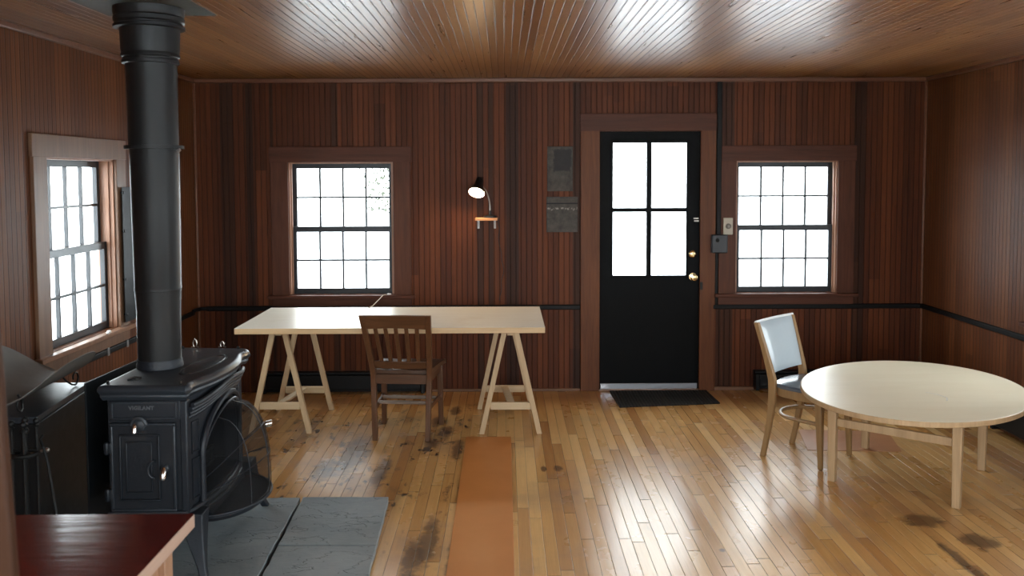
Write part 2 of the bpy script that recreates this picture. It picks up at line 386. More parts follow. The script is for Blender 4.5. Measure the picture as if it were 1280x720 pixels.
M['galv'] = mat_plain('grey_sheet_iron', (.16, .155, .145), .55, .2, mottle=.4, scale=9)
M['bark'] = mat_plain('bark', (.04, .035, .03), .9)
M['leaf'] = mat_plain('olive_leaves', (.062, .070, .045), .8, mottle=.4, scale=3)

# ------------------------------------------------------------------ the room
struct('floor', MB().box(XL-TW, XR+TW, YF-TW, D+TW, -.1, 0), M['floor'])
struct('ceiling', MB().box(XL-TW, XR+TW, YF-TW, D+TW, HC, HC+.1), M['ceiling'])

def wall(name, kind, a0, a1, holes, mat):
    """kind: back/left/right/front; holes (a0,a1,z0,z1)"""
    cuts = sorted({a0, a1, *[h[0] for h in holes], *[h[1] for h in holes]})
    zc = sorted({0.0, HC, *[h[2] for h in holes], *[h[3] for h in holes]})
    mb = MB()
    for p, q in zip(cuts, cuts[1:]):
        run = None
        for z0, z1 in zip(zc, zc[1:]):
            m, n = (p+q)/2, (z0+z1)/2
            solid = not any(h[0] < m < h[1] and h[2] < n < h[3] for h in holes)
            if solid and run is None: run = z0
            if run is not None and (not solid or z1 == HC):
                top = z1 if solid else z0
                FR[kind](mb, p, q, 0, TW, run, top); run = None
    return struct(name, mb, mat, smooth=False)
FR = {
    'back':  lambda mb, a0, a1, d0, d1, z0, z1: mb.box(a0, a1, D+d0, D+d1, z0, z1),
    'left':  lambda mb, a0, a1, d0, d1, z0, z1: mb.box(XL-d0, XL-d1, a0, a1, z0, z1),
    'right': lambda mb, a0, a1, d0, d1, z0, z1: mb.box(XR+d0, XR+d1, a0, a1, z0, z1),
    'front': lambda mb, a0, a1, d0, d1, z0, z1: mb.box(a0, a1, YF-d0, YF-d1, z0, z1),
}
ZB, ZT = .772, 1.805
WIN = [('back', -1.681, -.864, ZB, ZT), ('back', 1.799, 2.597, ZB, ZT), ('left', 4.641, 5.470, ZB, ZT), ('right', 4.53, 5.345, ZB, ZT),
       ('right', 1.3, 2.9, .55, 2.15), ('right', -1.1, .5, .55, 2.15), ('left', -.6, 1.2, .55, 2.15), ('front', -1.9, -.5, .55, 2.15), ('front', -.2, 1.2, .55, 2.15), ('front', 1.5, 2.9, .55, 2.15)]  # extra unseen windows beside and behind the camera, added to brighten the room
DOOR = (.727, 1.532, 0.0, 2.04)
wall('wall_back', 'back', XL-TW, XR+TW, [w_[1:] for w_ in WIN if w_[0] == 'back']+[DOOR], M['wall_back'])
for s in ('left', 'right'): wall('wall_'+s, s, YF, D, [w_[1:] for w_ in WIN if w_[0] == s], M['wall_side'])
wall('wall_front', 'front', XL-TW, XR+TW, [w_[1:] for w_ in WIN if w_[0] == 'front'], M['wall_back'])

def window(i, kind, a0, a1, ZB, ZT):
    f = FR[kind]; r = sroot('window_%d' % i)
    cw = .132; ch = .118
    cas = M['casing_left'] if kind == 'left' else M['casing']
    for nm, (p, q, z0, z1) in (('casing', (a0-cw, a0+.002, ZB-.005, ZT)), ('casing', (a1-.002, a1+cw, ZB-.005, ZT)), ('head_casing', (a0-cw-.008, a1+cw+.008, ZT-.002, ZT+ch))):
        m = MB(); f(m, p, q, -.020, 0, z0, z1); obj(nm, m, M['casing_h'] if nm == 'head_casing' and kind != 'left' else cas, r, bevel=.003)
    m = MB(); f(m, a0-cw-.03, a1+cw+.03, -.05, 0.0, ZB-.030, ZB-.003); f(m, a0, a1, 0, .075, ZB-.030, ZB-.001); obj('window_stool', m, M['stool'] if kind == 'left' else M['casing_h'], r, bevel=.004)
    m = MB(); f(m, a0-cw, a1+cw, -.019, 0, ZB-.10, ZB-.030); obj('apron', m, M['casing_h'] if kind != 'left' else cas, r, bevel=.003)
    # jamb liner and stops
    m = MB(); f(m, a0, a0+.012, 0, .10, ZB, ZT); f(m, a1-.012, a1, 0, .10, ZB, ZT); f(m, a0, a1, 0, .10, ZT-.012, ZT)
    f(m, a0+.012, a0+.022, .025, .045, ZB, ZT-.012); f(m, a1-.022, a1-.012, .025, .045, ZB, ZT-.012)
    obj('jamb', m, M['jamb'], r)
    m = MB(); f(m, a0-.02, a0+.012, .10, .135, ZB-.03, ZT+.02); f(m, a1-.012, a1+.02, .10, .135, ZB-.03, ZT+.02); f(m, a0, a1, .10, .135, ZT-.012, ZT+.02); f(m, a0-.02, a1+.02, .10, .135, ZB-.04, ZB-.001)
    obj('outer_frame', m, M['white_out'], r)
    x0, x1 = a0+.014, a1-.014; mid = (ZB+ZT)/2-.0085
    for (d0, d1, z0, z1, rt, rb) in ((.082, .11, mid-.022, ZT-.012, .038, .044), (.048, .078, ZB-.001, mid+.022, .044, .044)):
        st = .034
        m = MB(); f(m, x0, x0+st, d0, d1, z0, z1); f(m, x1-st, x1, d0, d1, z0, z1); f(m, x0+st, x1-st, d0, d1, z1-rt, z1); f(m, x0+st, x1-st, d0, d1, z0, z0+rb)
        s = obj('sash', m, M['sash'], r, bevel=.002)
        m = MB(); gx0, gx1, gz0, gz1 = x0+st, x1-st, z0+rb, z1-rt
        for k in (1, 2, 3):
            c = gx0+(gx1-gx0)*k/4; f(m, c-.0075, c+.0075, d0+.004, d1-.004, gz0, gz1)
        c = (gz0+gz1)/2; f(m, gx0, gx1, d0+.003, d1-.003, c-.0075, c+.0075)
        obj('muntins', m, M['sash'], s)
        m = MB(); dm = (d0+d1)/2; f(m, gx0-.004, gx1+.004, dm-.0015, dm+.0015, gz0-.004, gz1+.004); obj('pane', m, M['glass'], s, smooth=False)
    return r
for i, w_ in enumerate(WIN): window(i+1, *w_)

# door
dr = sroot('door_1')
x0, x1, zt = .735, 1.524, 2.034
gx0, gx1, gz0, gz1 = .838, 1.424, .905, 1.952
m = MB(); y0, y1 = D+.012, D+.055
m.box(x0, gx0, y0, y1, .012, zt).box(gx1, x1, y0, y1, .012, zt).box(gx0, gx1, y0, y1, .012, gz0).box(gx0, gx1, y0, y1, gz1, zt)
obj('door_slab', m, M['door'], dr)
m = MB(); m.box(1.108, 1.146, y0-.004, y1, gz0, gz1).box(gx0, gx1, y0-.003, y1, 1.408, 1.440)
for (p, q) in ((gx0-.012, gx0+.006), (gx1-.006, gx1+.012)): m.box(p, q, y0-.008, y0+.01, gz0-.012, gz1+.012)
for (p, q) in ((gz0-.012, gz0+.006), (gz1-.006, gz1+.012)): m.box(gx0, gx1, y0-.0075, y0+.01, p, q)
obj('glazing_bars', m, M['door'], dr, bevel=.002)
obj('pane', MB().box(gx0, gx1, D+.03, D+.034, gz0, gz1), M['glass'], dr, smooth=False)
for (p, q, z0, z1, mm) in ((.590, .738, 0, 2.04, M['casing_door']), (1.521, 1.642, 0, 2.04, M['casing_door']), (.585, 1.646, 2.036, 2.172, M['casing_h'])):
    obj('casing' if z0 == 0 else 'head_casing', MB().box(p, q, D-.021, D, z0, z1), mm, dr, bevel=.003)
m = MB().box(.727, .7345, D, D+TW, 0, 2.04).box(1.5245, 1.532, D, D+TW, 0, 2.04).box(.727, 1.532, D, D+TW, 2.035, 2.045); obj('jamb', m, M['casing_door'], dr)
m = MB().box(.70, .735, D+.10, D+.145, 0, 2.08).box(1.49, 1.56, D+.10, D+.145, 0, 2.08).box(.70, 1.56, D+.10, D+.145, 2.0, 2.08); obj('outer_frame', m, M['white_out'], dr)
obj('threshold', MB().box(.73, 1.53, D-.03, D+.13, 0, .012), M['stool'], dr, bevel=.003)
obj('door_sweep', MB().box(.748, 1.512, D+.0, D+.012, .020, .055).box(.748, 1.512, D+.004, D+.012, .012, .022), M['alu'], dr, bevel=.002)
k = obj('door_knob', MB().lathe([(.031, 0), (.031, .006), (.012, .010), (.011, .030), (.024, .040), (.029, .052), (.024, .064), (.010, .068)], (1.474, D+.012, .898), (0,-1,0), 24), M['brass'], dr)
k = obj('deadbolt', MB().lathe([(.030, 0), (.029, .010), (.022, .016), (.010, .018)], (1.468, D+.012, 1.078), (0,-1,0), 24).box(1.463, 1.473, D-.022, D-.002, 1.062, 1.094), M['brass'], dr)
obj('latch', MB().box(1.475, 1.513, D+.004, D+.012, 1.352, 1.362).box(1.480, 1.517, D+.006, D+.012, 1.332, 1.342), M['steel'], dr, bevel=.001)
obj('strike_plate', MB().box(1.524, 1.545, D-.024, D-.02, .80, .86), M['black_metal'], dr)

# trims
struct('trim_1', MB().box(XL, XR, D-.022, D, HC-.035, HC), M['cornice'], bevel=.008)
struct('trim_2', MB().box(XL, XL+.022, YF, D-.022, HC-.035, HC), M['cornice'], bevel=.008)
struct('trim_3', MB().box(XR-.022, XR, YF, D-.022, HC-.035, HC), M['cornice'], bevel=.008)
struct('trim_4', MB().box(XL, XL+.018, D-.018, D, 0, HC-.035), M['cornice'], bevel=.005)
struct('trim_5', MB().box(XR-.018, XR, D-.018, D, 0, HC-.035), M['cornice'], bevel=.005)
struct('baseboard_back', MB().box(-.62, .588, D-.016, D, 0, .02).box(1.644, 1.96, D-.018, D, 0, .028), M['shoe'], bevel=.004)
struct('baseboard_left', MB().box(XL, XL+.016, YF, D-.02, 0, .02), M['shoe'], bevel=.004)

# outside
struct('ground', MB().box(-40, 40, -40, 50, -.55, -.45), M['snow'])
tr = thing('tree', 'washed-out leafy tree outside the window behind the long desk', 'tree', (-1.6, 14.0, -.45))
TX = -1.6
mb = MB().tube([(TX, 14.0, -.45), (TX+.02, 14.0, 1.0), (TX-.03, 14.0, 2.4), (TX, 14.05, 3.6)], [.07, .06, .045, .02], 8)
for k in range(12):
    z = 1.0+.2*k; a = PI+k*2.4; L = .62-.03*k
    mb.tube([(TX, 14.0, z), (TX+L*.5*math.cos(a), 14+L*.5*math.sin(a), z+.15), (TX+L*math.cos(a), 14+L*math.sin(a), z+.2)], [.02, .012, .004], 5)
obj('trunk', mb, M['bark'], tr)
mb = MB()
for k in range(2200):
    a, z = random.uniform(0, 2*PI), random.uniform(1.15, 3.6)
    rr = (.44+.3*math.sin(PI*min(1, max(0, (z-.7)/3.2))))*math.sqrt(random.random())
    p = Vector((TX+rr*math.cos(a), 14.0+rr*math.sin(a), z))
    q = Vector((random.uniform(-1,1), random.uniform(-1,1), random.uniform(-1,1))).normalized(); s1 = q.orthogonal().normalized()*.04; s2 = q.cross(s1).normalized()*.02
    mb.poly([p-s1, p-s2, p+s1, p+s2])
lf = obj('foliage', mb, M['leaf'], tr, smooth=False, recalc=False)

# ------------------------------------------------------------------ wall fittings
def raceway(pts, w=.032, h=.026):
    pass
r = thing('raceway', 'black electrical raceway on the wall under the window right of the door', 'conduit', (2.4, D, .665))
obj('back_run', MB().box(1.625, XR-.02, D-.022, D, .645, .683), M['conduit'], r, bevel=.006)
obj('side_run', MB().box(XR-.022, XR, 1.5, D-.001, .645, .683), M['conduit'], r, bevel=.006)
obj('riser', MB().box(1.640, 1.664, D-.024, D, .68, 1.09), M['conduit'], r, bevel=.005)
obj('ceiling_drop', MB().box(1.646, 1.684, D-.026, D, 1.23, HC-.035), M['conduit'], r, bevel=.005)
jb = obj('junction_box', MB().box(1.604, 1.728, D-.062, D-.02, 1.088, 1.232), M['junction'], r, bevel=.008)
obj('knockout', MB().lathe([(.016, 0), (.015, .004), (.006, .006)], (1.648, D-.062, 1.19), (0,-1,0), 16), M['conduit'], jb)
r = thing('raceway', 'black electrical raceway running behind the long desk to the left of the door', 'conduit', (-1.0, D, .665))
obj('back_run', MB().box(XL+.07, .588, D-.022, D, .647, .685), M['conduit'], r, bevel=.006)
obj('elbow', MB().tube([(XL+.011, D-.14, .664), (XL+.012, D-.08, .666), (XL+.03, D-.03, .666), (XL+.08, D-.012, .666)], .015, 8), M['conduit'], r)
obj('side_run', MB().box(XL, XL+.022, 3.3, D-.13, .634, .668), M['conduit'], r, bevel=.005)
for yy in (4.72, 5.28, 5.55, 6.2): obj('clip', MB().box(XL+.02, XL+.026, yy-.012, yy+.012, .628, .676), M['clip'], r, bevel=.001)
o = thing('light_switch', 'beige switch plate with round dial beside the right window', 'light switch', (1.737, D-.02, 1.297))
obj('wall_plate', MB().box(1.700, 1.775, D-.030, D-.0201, 1.231, 1.363), M['plate'], o, bevel=.005)
obj('dial', MB().lathe([(.022, 0), (.021, .006), (.014, .010), (.012, .018), (.004, .019)], (1.738, D-.030, 1.297), (0,-1,0), 20), M['dial'], o)

def heater(name, label, kind, a0, a1, d, z0, z1, cat='heater'):
    f = FR[kind]; m = MB(); f(m, a0, a1, 0, -.012, z0, z1)
    c = MB(); f(c, a0+.03, a1-.03, -.012, -d, z0+.03, z1-.022)
    ctr = {'back': ((a0+a1)/2, D, z0), 'right': (XR, (a0+a1)/2, z0)}[kind]
    r = thing(name, label, cat, ctr)
    obj('back_plate', m, M['heater'], r)
    obj('front_cover', c, M['heater'], r, bevel=.006)
    c = MB(); f(c, a0, a1, -.012, -d+.012, z1-.018, z1); obj('top_hood', c, M['heater'], r, bevel=.004)
    for e0, e1 in ((a0, a0+.03), (a1-.03, a1)):
        c = MB(); f(c, e0, e1, -.012, -d-.003, z0, z1-.019); obj('end_cap', c, M['heater'], r, bevel=.004)
    return r
heater('baseboard_heater', 'long black baseboard heater on the wall under the long desk', 'back', -1.90, -.63, .075, .005, .168)
heater('baseboard_heater', 'black baseboard heater behind the vinyl-backed chair under the right window', 'back', 1.955, 3.14, .075, .012, .162)
heater('baseboard_heater', 'black heater on the right-hand wall behind the round table', 'right', 4.3, 5.75, .075, .02, .30)

# old boards hung between desk lamp and door
tag(obj('wall_board', MB().box(.330, .529, D-.012, D-.001, 1.573, 1.921), M['plaqueA'], origin=(0,0,0), bevel=.003), 'upper weathered board left of the door with a blackish square on its top half', 'wall board')
tag(obj('wall_board', MB().box(.324, .567, D-.014, D-.001, 1.254, 1.530), M['plaqueB'], origin=(0,0,0), bevel=.003), 'lower weathered grey board left of the door with a pale scrawl near its top', 'wall board')

# little shelf and lamp
sh = thing('wall_shelf', 'tiny wooden wall shelf carrying the lit lamp', 'shelf', (-.142, D, 1.345))
obj('shelf_board', MB().box(-.228, -.056, D-.13, D-.001, 1.352, 1.372), M['shelf'], sh, bevel=.003)
for xx in (-.206, -.078): obj('bracket', MB().box(xx-.008, xx+.008, D-.012, D-.001, 1.285, 1.352).box(xx-.007, xx+.007, D-.09, D-.001, 1.346, 1.352).bar((xx, D-.08, 1.348), (xx, D-.008, 1.292), .008, .006), M['steel'], sh, bevel=.001)
lp = thing('gooseneck_lamp', 'lit black gooseneck lamp on the tiny wall shelf', 'lamp', (-.115, D-.07, 1.3725))
obj('base', MB().lathe([(.052, 0), (.052, .010), (.040, .018), (.010, .022), (.008, .05), (.006, .055)], (-.115, D-.07, 1.3725), (0,0,1), 28), M['lamp'], lp)
B0 = Vector((-.115, D-.07, 1.425))
H0 = Vector((-.205, D-.155, 1.605)); HD = Vector((-.18, -.60, -.78)).normalized()
pts = []
for i in range(17):
    t = i/16; p1 = B0+Vector((.005, -.0, .10)); p2 = H0-HD*.02+Vector((.05, .03, .02))
    pts.append((1-t)**3*B0+3*(1-t)**2*t*p1+3*(1-t)*t*t*p2+t**3*(H0-HD*.01))
obj('gooseneck', MB().tube(pts, .0055, 8), M['steel'], lp)
HB = H0-HD*.055
s = obj('lamp_shade', MB().lathe([(.018, -.03), (.026, -.028), (.030, .0), (.034, .035), (.050, .070), (.064, .105), (.0615, .105), (.047, .070), (.031, .037), (.026, .034), (.0, .034)], HB, HD, 32, caps=True), M['lamp'], lp)
obj('shade_lining', MB().lathe([(.0605, .1045), (.046, .070), (.030, .0385), (.002, .036)], HB, HD, 32, caps=False), M['lamp_in'], s)
obj('bulb', MB().lathe([(.012, .036), (.014, .05), (.030, .07), (.040, .085), (.040, .094), (.028, .106), (.002, .110)], HB, HD, 24), M['bulb'], lp)
cpts = [(-.105, D-.02, 1.375), (-.05, D-.012, 1.36), (-.048, D-.012, 1.25), (-.04, D-.010, 1.12), (-.012, D-.010, 1.0), (-.02, D-.010, .9), (-.035, D-.010, .8), (-.04, D-.03, .70)]
cs = []
for i in range(len(cpts)-1):
    for k in range(5):
        t = k/5; cs.append(Vector(cpts[i]).lerp(Vector(cpts[i+1]), t)+Vector((.006*math.sin((i*5+k)*.9), 0, 0)))
obj('power_cord', MB().tube(cs, .0028, 6), M['cord'], lp)

# metal sheet on the left wall beside the window
ws = thing('heat_shield', 'dark sheet-metal heat shield on the wall between the left window and the stove pipe', 'heat shield', (XL+.03, 5.73, .79))
obj('sheet', MB().box(XL+.034, XL+.037, 5.497, 5.97, .792, 1.634), M['shield'], ws, bevel=.001)
for yy in (5.52, 5.95):
    for zz in (.84, 1.06, 1.36, 1.60):
        obj('spacer_screw', MB().lathe([(.006, 0), (.006, .036), (.010, .036), (.009, .041), (.002, .042)], (XL, yy, zz), (1,0,0), 10), M['black_metal'], ws)

# ------------------------------------------------------------------ floor pieces
tag(obj('floor_runner', MB().box(-.256, .035, 1.6, 5.67, .0005, .005), M['hardboard'], origin=(0,0,0), bevel=.001), 'long orange hardboard strip laid on the floor toward the desk', 'hardboard strip')
tag(obj('floor_patch', MB().prism([(1.86, 5.36, .0005), (2.425, 5.318, .0005), (2.52, 5.74, .0005), (1.95, 5.80, .0005)], (0, 0, .003)), M['patch'], origin=(0,0,0)), 'reddish plywood patch on the floor under the round table and chair', 'plywood patch')
tag(obj('doormat', MB().prism([(.829, 6.379, .0005), (1.59, 6.474, .0005), (1.576, 6.868, .0005), (.815, 6.862, .0005)], (0, 0, .010)), M['rubber'], origin=(0,0,0), bevel=.003), 'black ribbed doormat in front of the black door', 'doormat')

def slab(label, pts, ztop=.036):
    # slate flag with slightly irregular edges
    out = []
    for i in range(len(pts)):
        a, b = Vector((*pts[i], 0)), Vector((*pts[(i+1) % len(pts)], 0)); n = max(2, int((b-a).length/.06)); nr = (b-a).cross(Vector((0,0,1))).normalized()
        for k in range(n): out.append(a.lerp(b, k/n)+nr*(random.uniform(-.003, .003) if k else 0)+Vector((0,0,.0045)))
    return tag(obj('hearth_slab', MB().prism(out, (0, 0, ztop-.004)), M['slate'], origin=(0,0,0), bevel=.003), label, 'stone slab', 'slate slabs of the hearth')
struct('hearth_base', MB().box(-2.36, -.62, 2.3, 4.50, .0003, .0044), M['cast_dark'])
slab('large grey slate slab directly under the wood stove', [(-2.36, 2.2), (-.985, 2.2), (-1.036, 3.616), (-1.068, 4.515), (-2.36, 4.52)])
slab('rear right grey slate slab nearest the desk', [(-1.032, 3.926), (-.588, 3.920), (-.610, 4.518), (-1.053, 4.522)])
slab('front right grey slate slab at the bottom edge of the picture', [(-.970, 2.2), (-.522, 2.2), (-.586, 3.912), (-1.030, 3.916)])

# ------------------------------------------------------------------ long desk on trestles
dt = thing('desk_top', 'long pale birch slab desk top lying on two trestles under the window', 'desk top', (-.73, 5.99, .7025))
obj('top_board', MB().box(-1.708, .251, 5.551, 6.437, .7035, .739), M['desk_edge'], dt, bevel=.002)
obj('top_veneer', MB().box(-1.7075, .2505, 5.5515, 6.4365, .7392, .7402), M['desktop'], dt)
def trestle(label, c0, c1, y0, y1, hw):
    r = thing('trestle', label, 'trestle', ((c0+c1)/2, (y0+y1)/2, 0), 'trestles under the long desk')
    obj('ridge_beam', MB().bar((c0, y0-.02, .6792), (c1, y1+.02, .6792), .04, .048, side=(1,0,0)), M['pine_h'], r, bevel=.002)
    for yy, cx in ((y0, c0), (y1, c1)):
        for s in (-1, 1):
            obj('leg', MB().leg(Vector((cx+s*hw, yy, 0)), Vector((cx+s*.034, yy, .700)), .034, .034, .034, .034, (1,0,0), (0,1,0)), M['pine'], r, bevel=.002)
        z = .185 if yy == y0 else .148; w = .034+(hw-.034)*(1-z/.7)-.017
        obj('stretcher', MB().box(cx-w, cx+w, yy-.010, yy+.010, z-.024, z+.024), M['pine_h'], r, bevel=.002)
    obj('long_stretcher', MB().bar((c0+.005, y0+.010, .200), (c1-.005, y1-.010, .160), .048, .016), M['pine_h'], r, bevel=.002)
    return r
trestle('pale pine trestle under the left end of the desk beside the stove', -1.49, -1.458, 5.79, 6.375, .192)
trestle('pale pine trestle under the right end of the desk', .032, .0, 5.755, 6.375, .19)

# ------------------------------------------------------------------ frame helper for chairs
class Fr:
    def __init__(s, o, fwd):
        s.o = Vector((*o, 0)); s.f = Vector((*fwd, 0)).normalized(); s.s = Vector((s.f.y, -s.f.x, 0))
    def __call__(s, a, b, z): return s.o+s.s*a+s.f*b+Vector((0,0,z))

# dark slat-back chair
P = Fr((-.669, 5.608), (.085, .996))
ch = thing('slat_back_chair', 'dark brown wooden slat-back chair pushed up to the long desk', 'chair', P(0, .2, 0))
def post_pts(s, n=10):
    out = []
    for i in range(n+1):
        z = .838*i/n
        a = s*(.170+.012*min(1, z/.44)+.026*max(0, (z-.44)/.39))
        b = .0 + .022*min(1, z/.44) - .19*max(0, (z-.44)/.398)**1.1
        out.append((a, b, z))
    return out
for s in (-1, 1):
    L = []
    for (a, b, z) in post_pts(s):
        w, d = .034, .040-.010*abs(z-.42)/.42
        L.append([P(a+i*w/2, b+j*d/2, z) for i, j in ((-1,-1),(1,-1),(1,1),(-1,1))])
    obj('back_post', MB().loft(L), M['oak'], ch, bevel=.004)
    obj('leg', MB().leg(P(s*.197, .385, 0), P(s*.192, .372, .425), .030, .030, .038, .038, P.s, P.f), M['oak'], ch, bevel=.003)
def backb(z): return .022-.19*max(0, (z-.44)/.398)**1.1
def crest(z0, z1, half, bow, th, name, n=12, arch=0.0):
    L = []
    for i in range(n+1):
        a = -half+2*half*i/n; q = 1-(a/half)**2
        zt = z1+arch*q*.4; zb = z0+arch*q
        L.append([P(a, backb(zb)-bow*q-th/2, zb), P(a, backb(zb)-bow*q+th/2, zb), P(a, backb(zt)-bow*q+th/2, zt), P(a, backb(zt)-bow*q-th/2, zt)])
    return obj(name, MB().loft(L), M['oak_h'], ch, bevel=.004)
crest(.742, .838, .198, .022, .022, 'crest_rail', arch=.012)
crest(.468, .520, .172, .018, .022, 'lower_back_rail')
for k in range(5):
    a0 = -.118+.059*k; a1 = a0*1.12
    q0, q1 = 1-(a0/.18)**2, 1-(a1/.2)**2
    L = []
    for i in range(7):
        z = .512+(.762-.512)*i/6; t = i/6; a = a0+(a1-a0)*t; b = backb(z)-(.016*q0*(1-t)+.020*q1*t)
        L.append([P(a-.0125, b-.006, z), P(a+.0125, b-.006, z), P(a+.0125, b+.006, z), P(a-.0125, b+.006, z)])
    obj('back_slat', MB().loft(L), M['oak'], ch, bevel=.002)
# scooped seat
def seat_pt(u, v):
    hw = .182+(.228-.182)*v; a = (2*u-1)*hw; b = .045+.375*v
    q = (2*u-1); dip = -.014*math.exp(-((abs(q)-.45)/.28)**2)*math.sin(PI*min(1, .15+v*.8))
    if v > .85: dip -= .006*((v-.85)/.15)**2
    return P(a, b, .452+dip)
obj('seat', MB().grid(seat_pt, 16, 12, thick=.028), M['oak_h'], ch)
obj('seat_rail', MB().bar(P(-.165, .022, .396), P(.165, .022, .396), .020, .062), M['oak_h'], ch, bevel=.002)
obj('seat_rail', MB().bar(P(-.182, .372, .40), P(.182, .372, .40), .020, .052), M['oak_h'], ch, bevel=.002)
for s in (-1, 1):
    obj('seat_rail', MB().bar(P(s*.178, .03, .40), P(s*.192, .365, .40), .018, .052), M['oak'], ch, bevel=.002)
    obj('side_stretcher', MB().bar(P(s*.174, .02, .205), P(s*.194, .37, .205), .016, .030), M['oak'], ch, bevel=.003)
for b, z in ((.135, .215), (.275, .215)):
    o = obj('cross_stretcher', MB().bar(P(-.182, b, z), P(.182, b, z), .022, .022), M['oak_worn'], ch, bevel=.004); o['label'] = 'worn grey cross stretcher'

# vinyl chair
P = Fr((1.6825, 5.3845), (.693, -.721))
ch = thing('upholstered_chair', 'brown wooden chair with pale blue vinyl back pulled up to the round table', 'chair', P(0, .2, 0))
def vb(z):
    return .065*math.sin(min(1, z/.46)*PI/2) if z < .46 else .065-.10*((z-.46)/.36)**1.15
def va(z): return .178+.006*min(1, z/.46)+.026*max(0, (z-.46)/.36)
for s in (-1, 1):
    L = []
    for i in range(13):
        z = .815*i/12; d = .030+.018*math.exp(-((z-.44)/.17)**2); w = .028
        L.append([P(s*va(z)+i2*w/2, vb(z)+j*d/2, z) for i2, j in ((-1,-1),(1,-1),(1,1),(-1,1))])
    obj('back_post', MB().loft(L), M['maple'], ch, bevel=.004)
    obj('leg', MB().leg(P(s*.184, .372, .006), P(s*.178, .355, .405), .024, .024, .042, .042, P.s, P.f), M['maple'], ch, bevel=.003)
    obj('foot_glide', MB().lathe([(.012, 0), (.013, .004), (.010, .008)], P(s*.184, .372, 0), (0,0,1), 12), M['nickel'], ch)
def pad(u, v, off):
    z = .515+(.812-.515)*v; hw = va(z)-.013; a = (2*u-1)*hw
    e = (1-abs(2*u-1)**6)*(1-abs(2*v-1)**8)
    return P(a, vb(z)+off*(.008+.020*e)-.012*(1-(2*u-1)**2), z)
fr = MB().grid(lambda u, v: pad(u, v, 1), 14, 14); fr.grid(lambda u, v: pad(u, v, -1), 14, 14)
for edge in range(4):
    pa = [((i/14, 0), (i/14, 1), (0, i/14), (1, i/14))[edge] for i in range(15)]
    for q, w in zip(pa, pa[1:]): fr.poly([pad(*q, 1), pad(*w, 1), pad(*w, -1), pad(*q, -1)])
bmesh.ops.remove_doubles(fr.bm, verts=fr.bm.verts[:], dist=.0004)
bp_ = obj('back_pad', fr, M['vinyl'], ch)
bp_['label'] = 'pale blue vinyl back pad'
obj('top_welt', MB().tube([P((2*i/14-1)*(va(.815)+.012), vb(.812)-.012*(1-(2*i/14-1)**2), .816) for i in range(15)], .009, 8), M['vinyl_trim'], bp_)
for s in (-1, 1):
    nb = MB()
    for i in range(15):
        z = .525+.28*i/14; nb.sphere(P(s*(va(z)-.022), vb(z)-.0215-.003, z), .0055, 8)
    obj('nailhead_row', nb, M['nickel'], bp_)
out = []
for i in range(40):
    a = 2*PI*i/40; ca, sa = math.cos(a), math.sin(a)
    x = .212*math.copysign(abs(ca)**.62, ca); y = .205*math.copysign(abs(sa)**.62, sa)
    x *= 1.0+.06*sa
    out.append((x, .235+y))
def loop(sc, z): return [P(x*sc, .235+(y-.235)*sc, z) for x, y in out]
obj('seat_rail', MB().loft([loop(.93, .382), loop(.97, .390), loop(.97, .434)]), M['maple'], ch, bevel=.002)
o = obj('seat_pad', MB().loft([loop(.98, .4345), loop(1.0, .442), loop(1.0, .450), loop(.96, .459), loop(.80, .464), loop(.4, .467)]), M['vinyl_dark'], ch); o['label'] = 'slate blue vinyl seat pad'
hp = [P(-.176, .355, .262)]+[P(.170*math.cos(PI+PI*i/20), .20+.16*math.sin(PI+PI*i/20), .262) for i in range(21)]+[P(.176, .355, .262)]
obj('hoop_stretcher', MB().tube(hp, .0115, 10), M['maple'], ch)

# ------------------------------------------------------------------ oval table
TC = Vector((2.283, 4.897, 0)); MJ = Vector((.5414, .8407, 0)); MN = Vector((.8407, -.5414, 0)); TA, TB = .754, .586
tb = thing('round_table', 'low pale round-topped table with square legs on the right side of the room', 'table', TC)
def ell(sc, z, n=96, inset=0): return [TC+MJ*(TA-inset)*sc*math.cos(2*PI*i/n)+MN*(TB-inset)*sc*math.sin(2*PI*i/n)+Vector((0,0,z)) for i in range(n)]
tp = obj('table_top', MB().loft([ell(1, .477, inset=.003), ell(1, .480), ell(1, .500), ell(1, .5042, inset=.003)]), M['birch_leg'], tb)
obj('laminate', MB().loft([ell(1, .5043, inset=.003), ell(1, .5053, inset=.0045)]), M['birch'], tp)
LG = [Vector(q) for q in ((1.812, 4.822, 0), (2.298, 4.415, 0), (2.735, 4.985, 0), (2.232, 5.398, 0))]
cc = sum(LG, Vector())/4
ed = (LG[1]-LG[0]).normalized(); ep = Vector((-ed.y, ed.x, 0))
for q in LG: obj('leg', MB().leg(q, q+Vector((0,0,.476)), .040, .040, .048, .048, ed, ep), M['birch_leg'], tb, bevel=.004)
for i, j in ((0, 1), (2, 3)):
    a, b = LG[i], LG[j]; d = (b-a).normalized()
    obj('stretcher', MB().bar(a+d*.024+Vector((0,0,.335)), b-d*.024+Vector((0,0,.335)), .020, .044), M['birch_leg'], tb, bevel=.003)
obj('centre_beam', MB().bar((LG[0]+LG[1])/2+Vector((0,0,.452)), (LG[2]+LG[3])/2+Vector((0,0,.452)), .05, .048), M['birch_leg'], tb, bevel=.003)
for i, j in ((0, 1), (2, 3)):
    a, b = LG[i], LG[j]; d = (b-a).normalized(); n = (cc-(a+b)/2).normalized()*.012
    obj('leg_cleat', MB().bar(a+d*.025+n+Vector((0,0,.463)), b-d*.025+n+Vector((0,0,.463)), .018, .026), M['birch_leg'], tb, bevel=.003)
